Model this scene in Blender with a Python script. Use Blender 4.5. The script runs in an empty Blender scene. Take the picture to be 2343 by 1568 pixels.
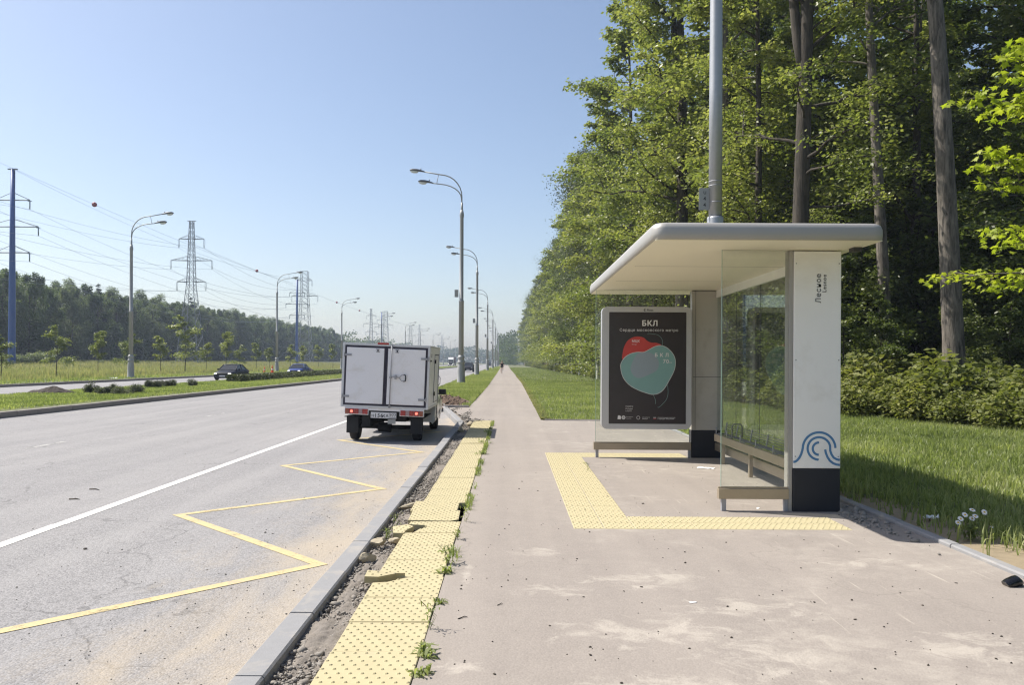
import bpy, bmesh, math, random
import numpy as np
from mathutils import Vector, Matrix, Euler
R = math.radians
SC = bpy.context.scene
COL = SC.collection
# ------------------------------------------------------------------ camera
CAMZ = 1.61; F = 1780.0; VX, VY, ROLL = 1168.0, 829.0, R(0.3)
cam = bpy.data.cameras.new('camera'); co = bpy.data.objects.new('camera', cam); COL.objects.link(co)
cam.sensor_width = 36; cam.lens = 36 * F / 2343
cam.shift_x = (1171.5 - VX) / 2343; cam.shift_y = (VY - 784) / 2343
co.location = (0, 0, CAMZ)
co.rotation_euler = (Matrix.Rotation(R(90), 4, 'X') @ Matrix.Rotation(ROLL, 4, 'Z')).to_euler()
cam.clip_start = 0.05; cam.clip_end = 9000
SC.camera = co
# ------------------------------------------------------------------ light
SUNV = Vector((-2.1, 0.75, 2.9)).normalized()
w = bpy.data.worlds.new('World'); SC.world = w; w.use_nodes = True
nt = w.node_tree; sky = nt.nodes.new('ShaderNodeTexSky'); sky.sky_type = 'NISHITA'
sky.sun_disc = False; sky.sun_elevation = math.asin(SUNV.z); sky.sun_rotation = math.atan2(SUNV.x, SUNV.y)
sky.altitude = 100; sky.air_density = 1.0; sky.dust_density = 1.6; sky.ozone_density = 1.5
tn = nt.nodes.new('ShaderNodeMix'); tn.data_type = 'RGBA'; tn.blend_type = 'MULTIPLY'; tn.inputs[0].default_value = 1; tn.inputs[7].default_value = (1.045, 1.0, .975, 1); nt.links.new(sky.outputs[0], tn.inputs[6])
nt.links.new(tn.outputs[2], nt.nodes['Background'].inputs[0]); nt.nodes['Background'].inputs[1].default_value = 0.094
sl = bpy.data.lights.new('sun', 'SUN'); sl.energy = 4.2; sl.angle = R(0.5); sl.color = (1, 0.95, 0.86)
so = bpy.data.objects.new('sun', sl); COL.objects.link(so); so.location = (0, 0, 50)
so.rotation_euler = SUNV.to_track_quat('Z', 'Y').to_euler()
SC.view_settings.view_transform = 'Standard'; SC.view_settings.look = 'None'
SC.view_settings.exposure = 0.8; SC.view_settings.gamma = 1
SC.cycles.use_denoising = True; SC.cycles.filter_width = 1.25
SC.cycles.max_bounces = 7; SC.cycles.transparent_max_bounces = 12; SC.cycles.diffuse_bounces = 3
SC.cycles.glossy_bounces = 3; SC.cycles.volume_bounces = 0; SC.cycles.caustics_reflective = False; SC.cycles.caustics_refractive = False
SC.cycles.sample_clamp_indirect = 4

# ------------------------------------------------------------------ helpers
def unroll(px, py):
    dx, dy = px - VX, py - VY
    return dx + dy * ROLL, dy - dx * ROLL
def G(px, py, z=0.0):
    dx, dy = unroll(px, py); Y = F * (CAMZ - z) / dy
    return (dx * Y / F, Y, z)
def bend(Y): return 0 if Y < 50 else -0.0072 * (Y - 50)
def tag(o, label=None, cat=None, group=None, kind=None):
    if label: o['label'] = label
    if cat: o['category'] = cat
    if group: o['group'] = group
    if kind: o['kind'] = kind
    return o
def empty(name, loc=(0, 0, 0), rz=0.0):
    o = bpy.data.objects.new(name, None); COL.objects.link(o); o.location = loc; o.rotation_euler = (0, 0, rz)
    o.empty_display_size = 0.1
    return o
def kids(o): return [c for c in COL.objects if c.parent == o]
def copy_tree(o, parent=None, children=None):
    c = o.copy(); COL.objects.link(c); c.parent = parent
    for ch in (o_children(o)): copy_tree(ch, c)
    return c
def o_children(o): return list(o.children)
def link(name, me, mats=None, parent=None):
    o = bpy.data.objects.new(name, me); COL.objects.link(o)
    if mats is not None:
        for m in (mats if isinstance(mats, (list, tuple)) else [mats]): me.materials.append(m)
    if parent: o.parent = parent
    return o
class MB:
    def __init__(s): s.v = []; s.f = []; s.m = []; s.sm = []
    def add(s, vs, fs, m=0, smooth=False, M=None):
        b = len(s.v)
        if M is not None: vs = [tuple(M @ Vector(v)) for v in vs]
        s.v += [tuple(v) for v in vs]
        for f in fs: s.f.append(tuple(i + b for i in f)); s.m.append(m); s.sm.append(smooth)
        return s
    def box(s, a, b, m=0, M=None):
        x0, y0, z0 = a; x1, y1, z1 = b
        v = [(x0,y0,z0),(x1,y0,z0),(x1,y1,z0),(x0,y1,z0),(x0,y0,z1),(x1,y0,z1),(x1,y1,z1),(x0,y1,z1)]
        return s.add(v, [(0,3,2,1),(4,5,6,7),(0,1,5,4),(1,2,6,5),(2,3,7,6),(3,0,4,7)], m, False, M)
    def tube(s, pts, rad, n=8, m=0, cap=True, smooth=True):
        pts = [Vector(p) for p in pts]; N = len(pts)
        if not hasattr(rad, '__len__'): rad = [rad] * N
        vs = []; up = Vector((0.13, 0.2, 1)).normalized()
        t0 = (pts[1] - pts[0]).normalized()
        if abs(t0.dot(up)) > 0.95: up = Vector((1, 0.1, 0)).normalized()
        for i, p in enumerate(pts):
            t = (pts[min(i + 1, N - 1)] - pts[max(i - 1, 0)]).normalized()
            a = t.cross(up)
            if a.length < 1e-4: a = t.orthogonal()
            a.normalize(); b = a.cross(t).normalized(); up = b
            for k in range(n):
                an = 2 * math.pi * k / n
                vs.append(p + (a * math.cos(an) + b * math.sin(an)) * rad[i])
        fs = [(i*n+k, i*n+(k+1)%n, (i+1)*n+(k+1)%n, (i+1)*n+k) for i in range(N-1) for k in range(n)]
        s.add(vs, fs, m, smooth)
        if cap:
            b0 = len(s.v) - N * n
            s.f.append(tuple(b0 + k for k in range(n))[::-1]); s.m.append(m); s.sm.append(False)
            s.f.append(tuple(b0 + (N-1)*n + k for k in range(n))); s.m.append(m); s.sm.append(False)
        return s
    def lathe(s, prof, n=16, m=0, M=None, smooth=True):   # prof: (r, z)
        vs = []
        for r, z in prof:
            for k in range(n):
                a = 2*math.pi*k/n; vs.append((r*math.cos(a), r*math.sin(a), z))
        N = len(prof)
        fs = [(i*n+k, i*n+(k+1)%n, (i+1)*n+(k+1)%n, (i+1)*n+k) for i in range(N-1) for k in range(n)]
        s.add(vs, fs + [tuple(range(n))[::-1], tuple((N-1)*n+k for k in range(n))], m, False, M)
        for i in range(len(fs)): s.sm[-3 - i] = smooth
        return s
    def prism(s, pts, h0, h1, m=0, M=None, smooth=False):   # polygon in xy, extruded along z
        n = len(pts)
        v = [(x, y, h0) for x, y in pts] + [(x, y, h1) for x, y in pts]
        return s.add(v, [tuple(range(n))[::-1], tuple(range(n, 2*n))] + [(i, (i+1)%n, n+(i+1)%n, n+i) for i in range(n)], m, smooth, M)
    def build(s, name, mats, parent=None, bevel=0, seg=2):
        me = bpy.data.meshes.new(name); me.from_pydata(s.v, [], s.f)
        me.polygons.foreach_set('material_index', s.m); me.polygons.foreach_set('use_smooth', s.sm); me.update()
        o = link(name, me, mats, parent)
        if bevel:
            mo = o.modifiers.new('bevel', 'BEVEL'); mo.width = bevel; mo.segments = seg; mo.limit_method = 'ANGLE'; mo.angle_limit = R(40)
        return o
def npmesh(name, V, T, var=None, smooth=False):      # triangles only
    V = np.asarray(V, np.float32); T = np.asarray(T, np.int32)
    me = bpy.data.meshes.new(name)
    me.vertices.add(len(V)); me.vertices.foreach_set('co', V.ravel())
    me.loops.add(T.size); me.loops.foreach_set('vertex_index', T.ravel())
    me.polygons.add(len(T)); me.polygons.foreach_set('loop_start', np.arange(0, T.size, 3, dtype=np.int32))
    if smooth: me.polygons.foreach_set('use_smooth', np.ones(len(T), bool))
    if var is not None:
        a = me.attributes.new('var', 'FLOAT', 'POINT'); a.data.foreach_set('value', np.asarray(var, np.float32))
    me.update(calc_edges=True); me.validate()
    return me
def rot_about(M, pts): return [M @ Vector(p) for p in pts]
def YZ(x):     # local (u, v) polygon -> plane facing -Y ; prism z becomes -Y
    return Matrix(((1,0,0,0),(0,0,-1,x),(0,1,0,0),(0,0,0,1)))
def rrect(x0, y0, x1, y1, r, n=6):
    out = []
    for cx, cy, a0 in ((x1-r, y1-r, 0), (x0+r, y1-r, 90), (x0+r, y0+r, 180), (x1-r, y0+r, 270)):
        for k in range(n+1):
            a = R(a0 + 90*k/n); out.append((cx + r*math.cos(a), cy + r*math.sin(a)))
    return out
def text_obj(name, s, size, mat, M, parent, bold=0.0, align='LEFT', ext=0.0015, width=None):
    cu = bpy.data.curves.new('t', 'FONT'); cu.body = s; cu.size = size; cu.offset = bold; cu.extrude = ext; cu.align_x = align; cu.space_character = 1.14; cu.resolution_u = 3
    t = bpy.data.objects.new('t', cu); COL.objects.link(t)
    dg = bpy.context.evaluated_depsgraph_get(); me = bpy.data.meshes.new_from_object(t.evaluated_get(dg))
    bpy.data.objects.remove(t); bpy.data.curves.remove(cu)
    S = 1.0
    if width:
        xs = [v.co.x for v in me.vertices]; S = width / max(1e-6, max(xs) - min(xs))
    me.transform(M @ Matrix.Diagonal((S, S if width else 1, 1, 1)))
    me.materials.clear(); me.name = name
    return link(name, me, mat, parent)
# ------------------------------------------------------------------ materials
def newmat(name):
    m = bpy.data.materials.new(name); m.use_nodes = True; nt = m.node_tree
    return m, nt, nt.nodes['Principled BSDF'], nt.nodes['Material Output']
def N(nt, t, **kw):
    n = nt.nodes.new(t)
    for k, v in kw.items():
        if k in n.inputs.keys() if isinstance(k, str) else False: n.inputs[k].default_value = v
        else: setattr(n, k, v)
    return n
def ln(nt, a, b): nt.links.new(a, b)
def mathn(nt, op, a, b=None, clamp=False):
    n = nt.nodes.new('ShaderNodeMath'); n.operation = op; n.use_clamp = clamp
    for i, x in enumerate((a, b)):
        if x is None: continue
        if isinstance(x, (int, float)): n.inputs[i].default_value = x
        else: nt.links.new(x, n.inputs[i])
    return n.outputs[0]
def mixc(nt, f, a, b, mode='MIX'):
    n = nt.nodes.new('ShaderNodeMix'); n.data_type = 'RGBA'; n.blend_type = mode
    for i, x in ((0, f), (6, a), (7, b)):
        if isinstance(x, (int, float)): n.inputs[i].default_value = x
        elif isinstance(x, tuple): n.inputs[i].default_value = (*x, 1) if len(x) == 3 else x
        else: nt.links.new(x, n.inputs[i])
    return n.outputs[2]
def noise(nt, vec, scale, detail=4, rough=0.6, dist=0.0):
    n = nt.nodes.new('ShaderNodeTexNoise'); n.inputs['Scale'].default_value = scale; n.inputs['Detail'].default_value = detail
    n.inputs['Roughness'].default_value = rough; n.inputs['Distortion'].default_value = dist
    if vec is not None: nt.links.new(vec, n.inputs['Vector'])
    return n.outputs['Fac']
def ramp(nt, f, stops):
    n = nt.nodes.new('ShaderNodeValToRGB'); e = n.color_ramp.elements
    while len(e) < len(stops): e.new(0.5)
    for i, (p, c) in enumerate(stops): e[i].position = p; e[i].color = (*c, 1) if isinstance(c, tuple) else (c, c, c, 1)
    nt.links.new(f, n.inputs[0]); return n.outputs[0]
def geo(nt): return nt.nodes.new('ShaderNodeNewGeometry').outputs['Position']
def objc(nt): return nt.nodes.new('ShaderNodeTexCoord').outputs['Object']
def xyz(nt, v):
    n = nt.nodes.new('ShaderNodeSeparateXYZ'); nt.links.new(v, n.inputs[0]); return n.outputs
def mapping(nt, v, scale=(1,1,1), rot=(0,0,0)):
    n = nt.nodes.new('ShaderNodeMapping'); n.inputs['Scale'].default_value = scale; n.inputs['Rotation'].default_value = rot
    nt.links.new(v, n.inputs[0]); return n.outputs[0]
def bump(nt, bs, h, strength=0.3, dist=0.01):
    n = nt.nodes.new('ShaderNodeBump'); n.inputs['Strength'].default_value = strength; n.inputs['Distance'].default_value = dist
    nt.links.new(h, n.inputs['Height']); nt.links.new(n.outputs[0], bs.inputs['Normal'])
def simple(name, c, rough=0.5, metal=0.0, var=0.0, scale=8.0, spec=0.5, bmp=0.0, coat=0.0, dirt=None):
    m, nt, bs, out = newmat(name)
    bs.inputs['Roughness'].default_value = rough; bs.inputs['Metallic'].default_value = metal
    bs.inputs['Specular IOR Level'].default_value = spec; bs.inputs['Coat Weight'].default_value = coat
    c = tuple(c)
    if var:
        f = noise(nt, objc(nt), scale, 5, 0.65)
        col = mixc(nt, f, tuple(x * (1 - var) for x in c), tuple(min(1, x * (1 + var)) for x in c))
        if dirt:
            g = ramp(nt, noise(nt, objc(nt), dirt[1], 6, 0.7, 0.6), [(0.52, 0.0), (0.75, dirt[2])])
            col = mixc(nt, g, col, dirt[0])
        ln(nt, col, bs.inputs['Base Color'])
        if bmp: bump(nt, bs, noise(nt, objc(nt), scale * 6, 4), bmp, 0.01)
    else: bs.inputs['Base Color'].default_value = (*c, 1)
    return m
def asphalt(name, base, warm, sand=None, stains=False, rough=0.9, speck=1.0, crack=.8):
    m, nt, bs, out = newmat(name); p = geo(nt); x, y, z = xyz(nt, p)
    big = noise(nt, p, 0.35, 5, 0.6); mid = noise(nt, p, 3.0, 5, 0.65); fine = noise(nt, p, 90, 3, 0.7)
    c = mixc(nt, big, tuple(k * 0.9 for k in base), tuple(k * 1.1 for k in warm))
    c = mixc(nt, ramp(nt, mid, [(0.3, 0.0), (0.7, 0.35)]), c, tuple(k * 0.82 for k in base))
    vo = nt.nodes.new('ShaderNodeTexVoronoi'); vo.inputs['Scale'].default_value = 75; ln(nt, p, vo.inputs['Vector'])
    vc = nt.nodes.new('ShaderNodeSeparateColor'); ln(nt, vo.outputs['Color'], vc.inputs[0])
    sp = mathn(nt, 'MULTIPLY', mathn(nt, 'SUBTRACT', vc.outputs[0], 0.5), 0.55 * speck)
    sp = mathn(nt, 'ADD', mathn(nt, 'ADD', sp, 1.0), mathn(nt, 'MULTIPLY', mathn(nt, 'SUBTRACT', fine, 0.5), 0.7 * speck))
    c = mixc(nt, 1.0, c, nt_comb(nt, sp), 'MULTIPLY')
    # hairline cracks and oil drips
    vd = nt.nodes.new('ShaderNodeTexVoronoi'); vd.feature = 'DISTANCE_TO_EDGE'; vd.inputs['Scale'].default_value = .27
    nc = nt.nodes.new('ShaderNodeTexNoise'); nc.inputs['Scale'].default_value = 1.7; nc.inputs['Detail'].default_value = 6; ln(nt, p, nc.inputs['Vector'])
    va = nt.nodes.new('ShaderNodeVectorMath'); va.operation = 'ADD'; vs_ = nt.nodes.new('ShaderNodeVectorMath'); vs_.operation = 'SCALE'; vs_.inputs[3].default_value = 1.1
    ln(nt, nc.outputs['Color'], vs_.inputs[0]); ln(nt, p, va.inputs[0]); ln(nt, vs_.outputs[0], va.inputs[1]); ln(nt, va.outputs[0], vd.inputs['Vector'])
    ck = mathn(nt, 'MULTIPLY', ramp(nt, vd.outputs['Distance'], [(0.0016, 1.0), (0.0042, 0.0)]), ramp(nt, noise(nt, p, 0.5, 3), [(0.47, 0.0), (0.56, crack)]))
    c = mixc(nt, ck, c, tuple(k * 0.32 for k in base))
    dr = mathn(nt, 'MULTIPLY', ramp(nt, noise(nt, p, 9.0, 2, .5), [(0.70, 0.0), (0.78, .35)]), ramp(nt, noise(nt, mapping(nt, p, (1.0, .12, 1)), 1.0, 2), [(0.5, 0.0), (0.62, 1.0)]))
    c = mixc(nt, dr, c, tuple(k * 0.5 for k in base))
    # streaks along the driving direction and hairline wear
    st = noise(nt, mapping(nt, p, (1.6, 0.05, 1)), 1.0, 4, 0.6)
    c = mixc(nt, ramp(nt, st, [(0.40, 0.0), (0.7, 0.4)]), c, tuple(min(1, k * 1.25) for k in warm))
    if sand:
        x0, x1 = sand
        mr = nt.nodes.new('ShaderNodeMapRange'); mr.inputs[1].default_value = x0; mr.inputs[2].default_value = x1; ln(nt, x, mr.inputs[0])
        s = mathn(nt, 'SUBTRACT', mathn(nt, 'MULTIPLY', mathn(nt, 'POWER', mr.outputs[0], 1.6), 1.5), .28)
        n1 = noise(nt, mapping(nt, p, (1.2, 0.35, 1), (0, 0, 0.18)), 1.6, 6, 0.65, 0.4); n2 = noise(nt, p, 40, 3, 0.7)
        k = mathn(nt, 'ADD', s, mathn(nt, 'MULTIPLY', mathn(nt, 'SUBTRACT', n1, 0.52), 2.6))
        k = mathn(nt, 'ADD', k, mathn(nt, 'MULTIPLY', mathn(nt, 'SUBTRACT', n2, 0.5), 0.9))
        k = mathn(nt, 'MULTIPLY', k, ramp(nt, mr.outputs[0], [(0.0, 0.0), (0.12, 1.0)]), True)
        k = mathn(nt, 'MULTIPLY', k, 0.7)
        c = mixc(nt, k, c, (0.42, 0.35, 0.26))
    if stains:
        n1 = noise(nt, p, 0.75, 8, 0.68, 0.5); n2 = noise(nt, mapping(nt, p, (1, 1.3, 1), (0, 0, .5)), 4.0, 7, 0.72, 0.6)
        k = mathn(nt, 'MULTIPLY', ramp(nt, n1, [(0.48, 0.0), (0.62, 1.0)]), ramp(nt, n2, [(0.40, 0.0), (0.68, 1.0)]))
        rx = ramp(nt, mathn(nt, 'DIVIDE', x, 10), [(0.0, 0.12), (0.05, 0.5), (0.1, 1.0)])
        k = mathn(nt, 'MULTIPLY', k, rx)
        for gx_, gy_, sx_, sy_ in ((-.32, 6.05, .035, .38), (-.25, 4.09, .13, .08), (.32, 5.5, .22, .12), (.25, 6.6, .2, .12), (1.0, 5.75, .32, .2), (.85, 4.65, .45, .2), (1.4, 4.25, .30, .32), (1.55, 5.1, .4, .16), (.9, 3.85, .4, .14), (2.6, 4.4, .3, .2), (2.9, 6.3, .45, .12)):
            u = mathn(nt, 'DIVIDE', mathn(nt, 'SUBTRACT', x, gx_), sx_); v = mathn(nt, 'DIVIDE', mathn(nt, 'SUBTRACT', y, gy_), sy_)
            e = mathn(nt, 'SUBTRACT', 1.15, mathn(nt, 'ADD', mathn(nt, 'MULTIPLY', u, u), mathn(nt, 'MULTIPLY', v, v)))
            e = mathn(nt, 'ADD', mathn(nt, 'MULTIPLY', e, .35), mathn(nt, 'MULTIPLY', mathn(nt, 'SUBTRACT', n2, .49), 6.5))
            e = mathn(nt, 'MULTIPLY', e, mathn(nt, 'GREATER_THAN', mathn(nt, 'ADD', mathn(nt, 'MULTIPLY', u, u), mathn(nt, 'MULTIPLY', v, v)), 3.2), True) if False else mathn(nt, 'MULTIPLY', e, mathn(nt, 'LESS_THAN', mathn(nt, 'ADD', mathn(nt, 'MULTIPLY', u, u), mathn(nt, 'MULTIPLY', v, v)), 3.0), True)
            k = mathn(nt, 'MAXIMUM', k, e)
        c = mixc(nt, mathn(nt, 'MULTIPLY', k, 0.40), c, (0.54, 0.49, 0.42))
        # dry scratches
        sc = noise(nt, mapping(nt, p, (7, 0.35, 1), (0, 0, 0.62)), 2.6, 3, 0.4)
        sc2 = noise(nt, p, 1.3, 3, 0.5)
        k = mathn(nt, 'MULTIPLY', ramp(nt, sc, [(0.66, 0.0), (0.72, .55)]), ramp(nt, sc2, [(0.46, 0.0), (0.6, 0.7)]))
        c = mixc(nt, mathn(nt, 'MULTIPLY', k, ramp(nt, mathn(nt, 'DIVIDE', x, 10), [(0.1, 0.0), (0.15, 1.0)])), c, (0.60, 0.54, 0.45))
    ln(nt, c, bs.inputs['Base Color']); bs.inputs['Roughness'].default_value = rough; bs.inputs['Specular IOR Level'].default_value = 0.35
    h = mathn(nt, 'ADD', mathn(nt, 'MULTIPLY', vo.outputs['Distance'], -1.2), fine)
    bump(nt, bs, h, 0.5 if speck > .5 else .2, 0.006)
    return m
def nt_comb(nt, v):
    n = nt.nodes.new('ShaderNodeCombineColor')
    for i in range(3): ln(nt, v, n.inputs[i])
    return n.outputs[0]
def foliage(name, dark, mid, light, trans=0.35, rough=0.55, spec=0.25):
    m, nt, bs, out = newmat(name)
    a = nt.nodes.new('ShaderNodeAttribute'); a.attribute_name = 'var'
    oi = nt.nodes.new('ShaderNodeObjectInfo')
    f = mathn(nt, 'ADD', mathn(nt, 'MULTIPLY', a.outputs['Fac'], 0.75), mathn(nt, 'MULTIPLY', oi.outputs['Random'], 0.3), True)
    c = ramp(nt, f, [(0.0, dark), (0.5, mid), (1.0, light)])
    ln(nt, c, bs.inputs['Base Color']); bs.inputs['Roughness'].default_value = rough; bs.inputs['Specular IOR Level'].default_value = spec
    tr = nt.nodes.new('ShaderNodeBsdfTranslucent'); 
    c2 = mixc(nt, 1.0, c, (1.45, 1.55, 0.8), 'MULTIPLY'); ln(nt, c2, tr.inputs[0])
    mx = nt.nodes.new('ShaderNodeMixShader'); mx.inputs[0].default_value = trans
    ln(nt, bs.outputs[0], mx.inputs[1]); ln(nt, tr.outputs[0], mx.inputs[2]); ln(nt, mx.outputs[0], out.inputs[0])
    return m
def glass(name, tint, refl=1.0, dirt=0.06):
    m, nt, bs, out = newmat(name); nt.nodes.remove(bs)
    t = nt.nodes.new('ShaderNodeBsdfTransparent'); t.inputs[0].default_value = (*tint, 1)
    g = nt.nodes.new('ShaderNodeBsdfGlossy'); g.inputs['Roughness'].default_value = 0.01
    d = nt.nodes.new('ShaderNodeBsdfDiffuse'); d.inputs[0].default_value = (0.55, 0.58, 0.52, 1)
    fr = nt.nodes.new('ShaderNodeFresnel'); fr.inputs[0].default_value = 1.5
    m1 = nt.nodes.new('ShaderNodeMixShader'); m2 = nt.nodes.new('ShaderNodeMixShader')
    ln(nt, mathn(nt, 'MULTIPLY', fr.outputs[0], refl, True), m1.inputs[0]); ln(nt, t.outputs[0], m1.inputs[1]); ln(nt, g.outputs[0], m1.inputs[2])
    dn = ramp(nt, noise(nt, objc(nt), 2.5, 6, 0.7), [(0.3, dirt * 0.4), (0.75, dirt * 1.8)])
    ln(nt, dn, m2.inputs[0]); ln(nt, m1.outputs[0], m2.inputs[1]); ln(nt, d.outputs[0], m2.inputs[2]); ln(nt, m2.outputs[0], out.inputs[0])
    return m
M_road = asphalt('road_asphalt', (0.235, 0.229, 0.234), (0.272, 0.262, 0.257), sand=(-3.4, -1.3))
M_path = asphalt('path_asphalt', (0.262, 0.230, 0.206), (0.29, 0.255, 0.224), stains=True, speck=0.22, crack=.35)
M_paint = simple('white_road_paint', (0.66, 0.64, 0.60), 0.7, var=0.12, scale=25)
M_worn = simple('worn_road_paint', (0.42, 0.41, 0.39), 0.8, var=0.35, scale=9)
M_ypaint = simple('yellow_road_paint', (0.52, 0.42, 0.22), 0.8, var=0.14, scale=18, dirt=((0.30, 0.27, 0.24), 9, 0.9))
def wear(m, lo, hi, sc):      # worn paint: asphalt shows through
    nt = m.node_tree; bs = nt.nodes['Principled BSDF']; out = nt.nodes['Material Output']; p = geo(nt)
    f = mathn(nt, 'ADD', mathn(nt, 'MULTIPLY', noise(nt, p, sc, 6, .75), .65), mathn(nt, 'MULTIPLY', noise(nt, p, sc * 9, 3, .8), .35))
    t = nt.nodes.new('ShaderNodeBsdfTransparent'); mx = nt.nodes.new('ShaderNodeMixShader')
    ln(nt, ramp(nt, f, [(lo, 0.0), (hi, .85)]), mx.inputs[0]); ln(nt, bs.outputs[0], mx.inputs[1]); ln(nt, t.outputs[0], mx.inputs[2]); ln(nt, mx.outputs[0], out.inputs[0])
wear(M_ypaint, .53, .66, 3.0); wear(M_paint, .57, .68, 3.5); wear(M_worn, .46, .58, 4)
M_kerb = simple('kerb_concrete', (0.255, 0.253, 0.257), 0.9, var=0.14, scale=14, bmp=0.2, dirt=((0.5, 0.43, 0.33), 3, 0.5))
M_kerbold = simple('old_kerb_concrete', (0.30, 0.27, 0.25), 0.95, var=0.2, scale=9, bmp=0.3)
M_tile = simple('yellow_tactile_concrete', (0.45, 0.392, 0.235), 0.9, var=0.16, scale=5, dirt=((0.36, 0.31, 0.235), 2.0, 0.9))
M_tilec = simple('broken_concrete', (0.42, 0.36, 0.26), 0.95, var=0.25, scale=30, bmp=0.4)
M_soil = simple('dry_soil', (0.205, 0.18, 0.155), 0.95, var=0.3, scale=12, bmp=0.5)
M_stone = simple('grey_stone', (0.27, 0.245, 0.215), 0.95, var=0.3, scale=40, bmp=0.3)
M_grassg = simple('lawn_ground', (0.115, 0.125, 0.055), 0.95, var=0.35, scale=3, bmp=0.3, dirt=((0.17, 0.135, 0.075), 1.6, 0.6))
M_brown = simple('brown_soil', (0.115, 0.075, 0.052), 0.95, var=0.35, scale=8, bmp=0.6)
M_fieldg = simple('meadow_ground', (0.13, 0.14, 0.065), 0.95, var=0.3, scale=0.5, bmp=0.3, dirt=((0.24, 0.2, 0.1), 0.3, 0.7))
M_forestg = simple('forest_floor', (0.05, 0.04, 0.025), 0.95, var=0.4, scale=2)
M_trim = simple('light_aluminium_trim', (0.62, 0.62, 0.64), 0.45, metal=0.3)
M_white = simple('white_panel', (0.90, 0.89, 0.87), 0.4, var=0.04, scale=1.2, dirt=((0.6, 0.57, 0.5), 1.2, 0.4))
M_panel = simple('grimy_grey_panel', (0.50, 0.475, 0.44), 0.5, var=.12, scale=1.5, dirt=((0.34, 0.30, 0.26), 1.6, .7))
M_ceil = simple('cream_ceiling_panel', (0.90, 0.85, 0.68), 0.5, var=0.03, scale=1.0)
M_alu = simple('brushed_aluminium', (0.40, 0.385, 0.36), 0.5, metal=0.3, var=0.06, scale=3)
M_black = simple('dark_blue_base_paint', (0.012, 0.014, 0.022), 0.55, var=0.2, scale=6)
M_bronze = simple('weathered_steel_bar', (0.40, 0.335, 0.25), 0.45, metal=0.5, var=0.15, scale=4)
M_galv = simple('galvanised_steel', (0.42, 0.43, 0.45), 0.5, metal=0.55, var=0.12, scale=9)
M_lamp = simple('grey_lamp_paint', (0.36, 0.36, 0.355), 0.5, var=0.06, scale=5)
M_lampd = simple('dark_lamp_head', (0.12, 0.13, 0.15), 0.5)
M_lens = simple('clear_lamp_cover', (0.7, 0.72, 0.72), 0.15)
M_glass = glass('shelter_glass', (0.955, 0.975, 0.955), .8, 0.03)
M_glassr = glass('rear_shelter_glass', (0.965, 0.98, 0.965), .4, 0.012)
M_edge = simple('green_glass_edge', (0.25, 0.38, 0.32), 0.2)
M_frame = simple('silver_poster_frame', (0.50, 0.50, 0.52), 0.35, metal=0.3)
M_poster = simple('dark_poster_print', (0.034, 0.027, 0.031), 0.25, var=0.25, scale=3)
M_red = simple('poster_red', (0.50, 0.05, 0.045), 0.35, var=0.08)
M_teal = simple('poster_teal', (0.20, 0.36, 0.35), 0.35, var=0.12, scale=3)
M_lav = simple('poster_lavender', (0.27, 0.33, 0.38), 0.35)
M_pwhite = simple('poster_white', (0.72, 0.70, 0.70), 0.5)
M_ink = simple('dark_lettering', (0.045, 0.045, 0.05), 0.6)
M_blue = simple('blue_emblem_paint', (0.08, 0.22, 0.42), 0.5)
M_twhite = simple('white_truck_panel', (0.85, 0.83, 0.85), 0.35, var=0.03, scale=1, dirt=((0.62, 0.57, 0.5), 2.5, .5))
M_tcar = simple('white_car_paint', (0.72, 0.71, 0.68), 0.25, coat=0.4)
M_rub = simple('black_rubber', (0.014, 0.014, 0.016), 0.75)
M_seal = simple('dark_door_seal', (0.025, 0.02, 0.04), 0.5)
M_dark = simple('dark_underbody', (0.012, 0.012, 0.014), 0.8)
M_tl = simple('red_tail_lens', (0.35, 0.02, 0.02), 0.2, coat=0.5)
M_to = simple('orange_tail_lens', (0.30, 0.07, 0.03), 0.2, coat=0.5)
M_tw = simple('clear_tail_lens', (0.36, 0.24, 0.25), 0.2, coat=0.5)
M_plate = simple('number_plate_white', (0.72, 0.71, 0.72), 0.4)
M_steel = simple('galvanised_hinge', (0.34, 0.34, 0.36), 0.55, metal=0.2)
def lamp_on():
    m, nt, bs, out = newmat('lit_tail_lamp'); bs.inputs['Base Color'].default_value = (0.8, 0.1, 0.07, 1)
    bs.inputs['Emission Color'].default_value = (1, 0.22, 0.15, 1); bs.inputs['Emission Strength'].default_value = 1.0; return m
M_lit = lamp_on()
def head_on():
    m, nt, bs, out = newmat('lit_headlamp'); bs.inputs['Base Color'].default_value = (0.8, 0.8, 0.75, 1)
    bs.inputs['Emission Color'].default_value = (1, 0.97, 0.85, 1); bs.inputs['Emission Strength'].default_value = 1.1; return m
M_head = head_on()
M_cblack = simple('dark_grey_car_paint', (0.012, 0.014, 0.024), 0.5, coat=0.0, spec=.22)
M_cblue = simple('blue_car_paint', (0.018, 0.04, 0.18), 0.45, coat=0.0, spec=.3)
M_csuv = simple('charcoal_car_paint', (0.02, 0.02, 0.028), 0.5, coat=0.0, spec=.22)
M_win = simple('tinted_car_window', (0.02, 0.025, 0.03), 0.15, spec=0.4)
M_bluep = simple('blue_pylon_paint', (0.045, 0.10, 0.30), 0.45, var=0.1, scale=1)
M_latt = simple('pylon_galvanised_steel', (0.20, 0.22, 0.24), 0.6)
M_wire = simple('power_cable', (0.20, 0.24, 0.30), 0.6)
M_ball = simple('red_marker_ball', (0.30, 0.04, 0.03), 0.5)
M_insul = simple('glass_insulator', (0.2, 0.25, 0.28), 0.3)
M_orange = simple('orange_plastic', (0.75, 0.12, 0.03), 0.5)
M_bark = None
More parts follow.
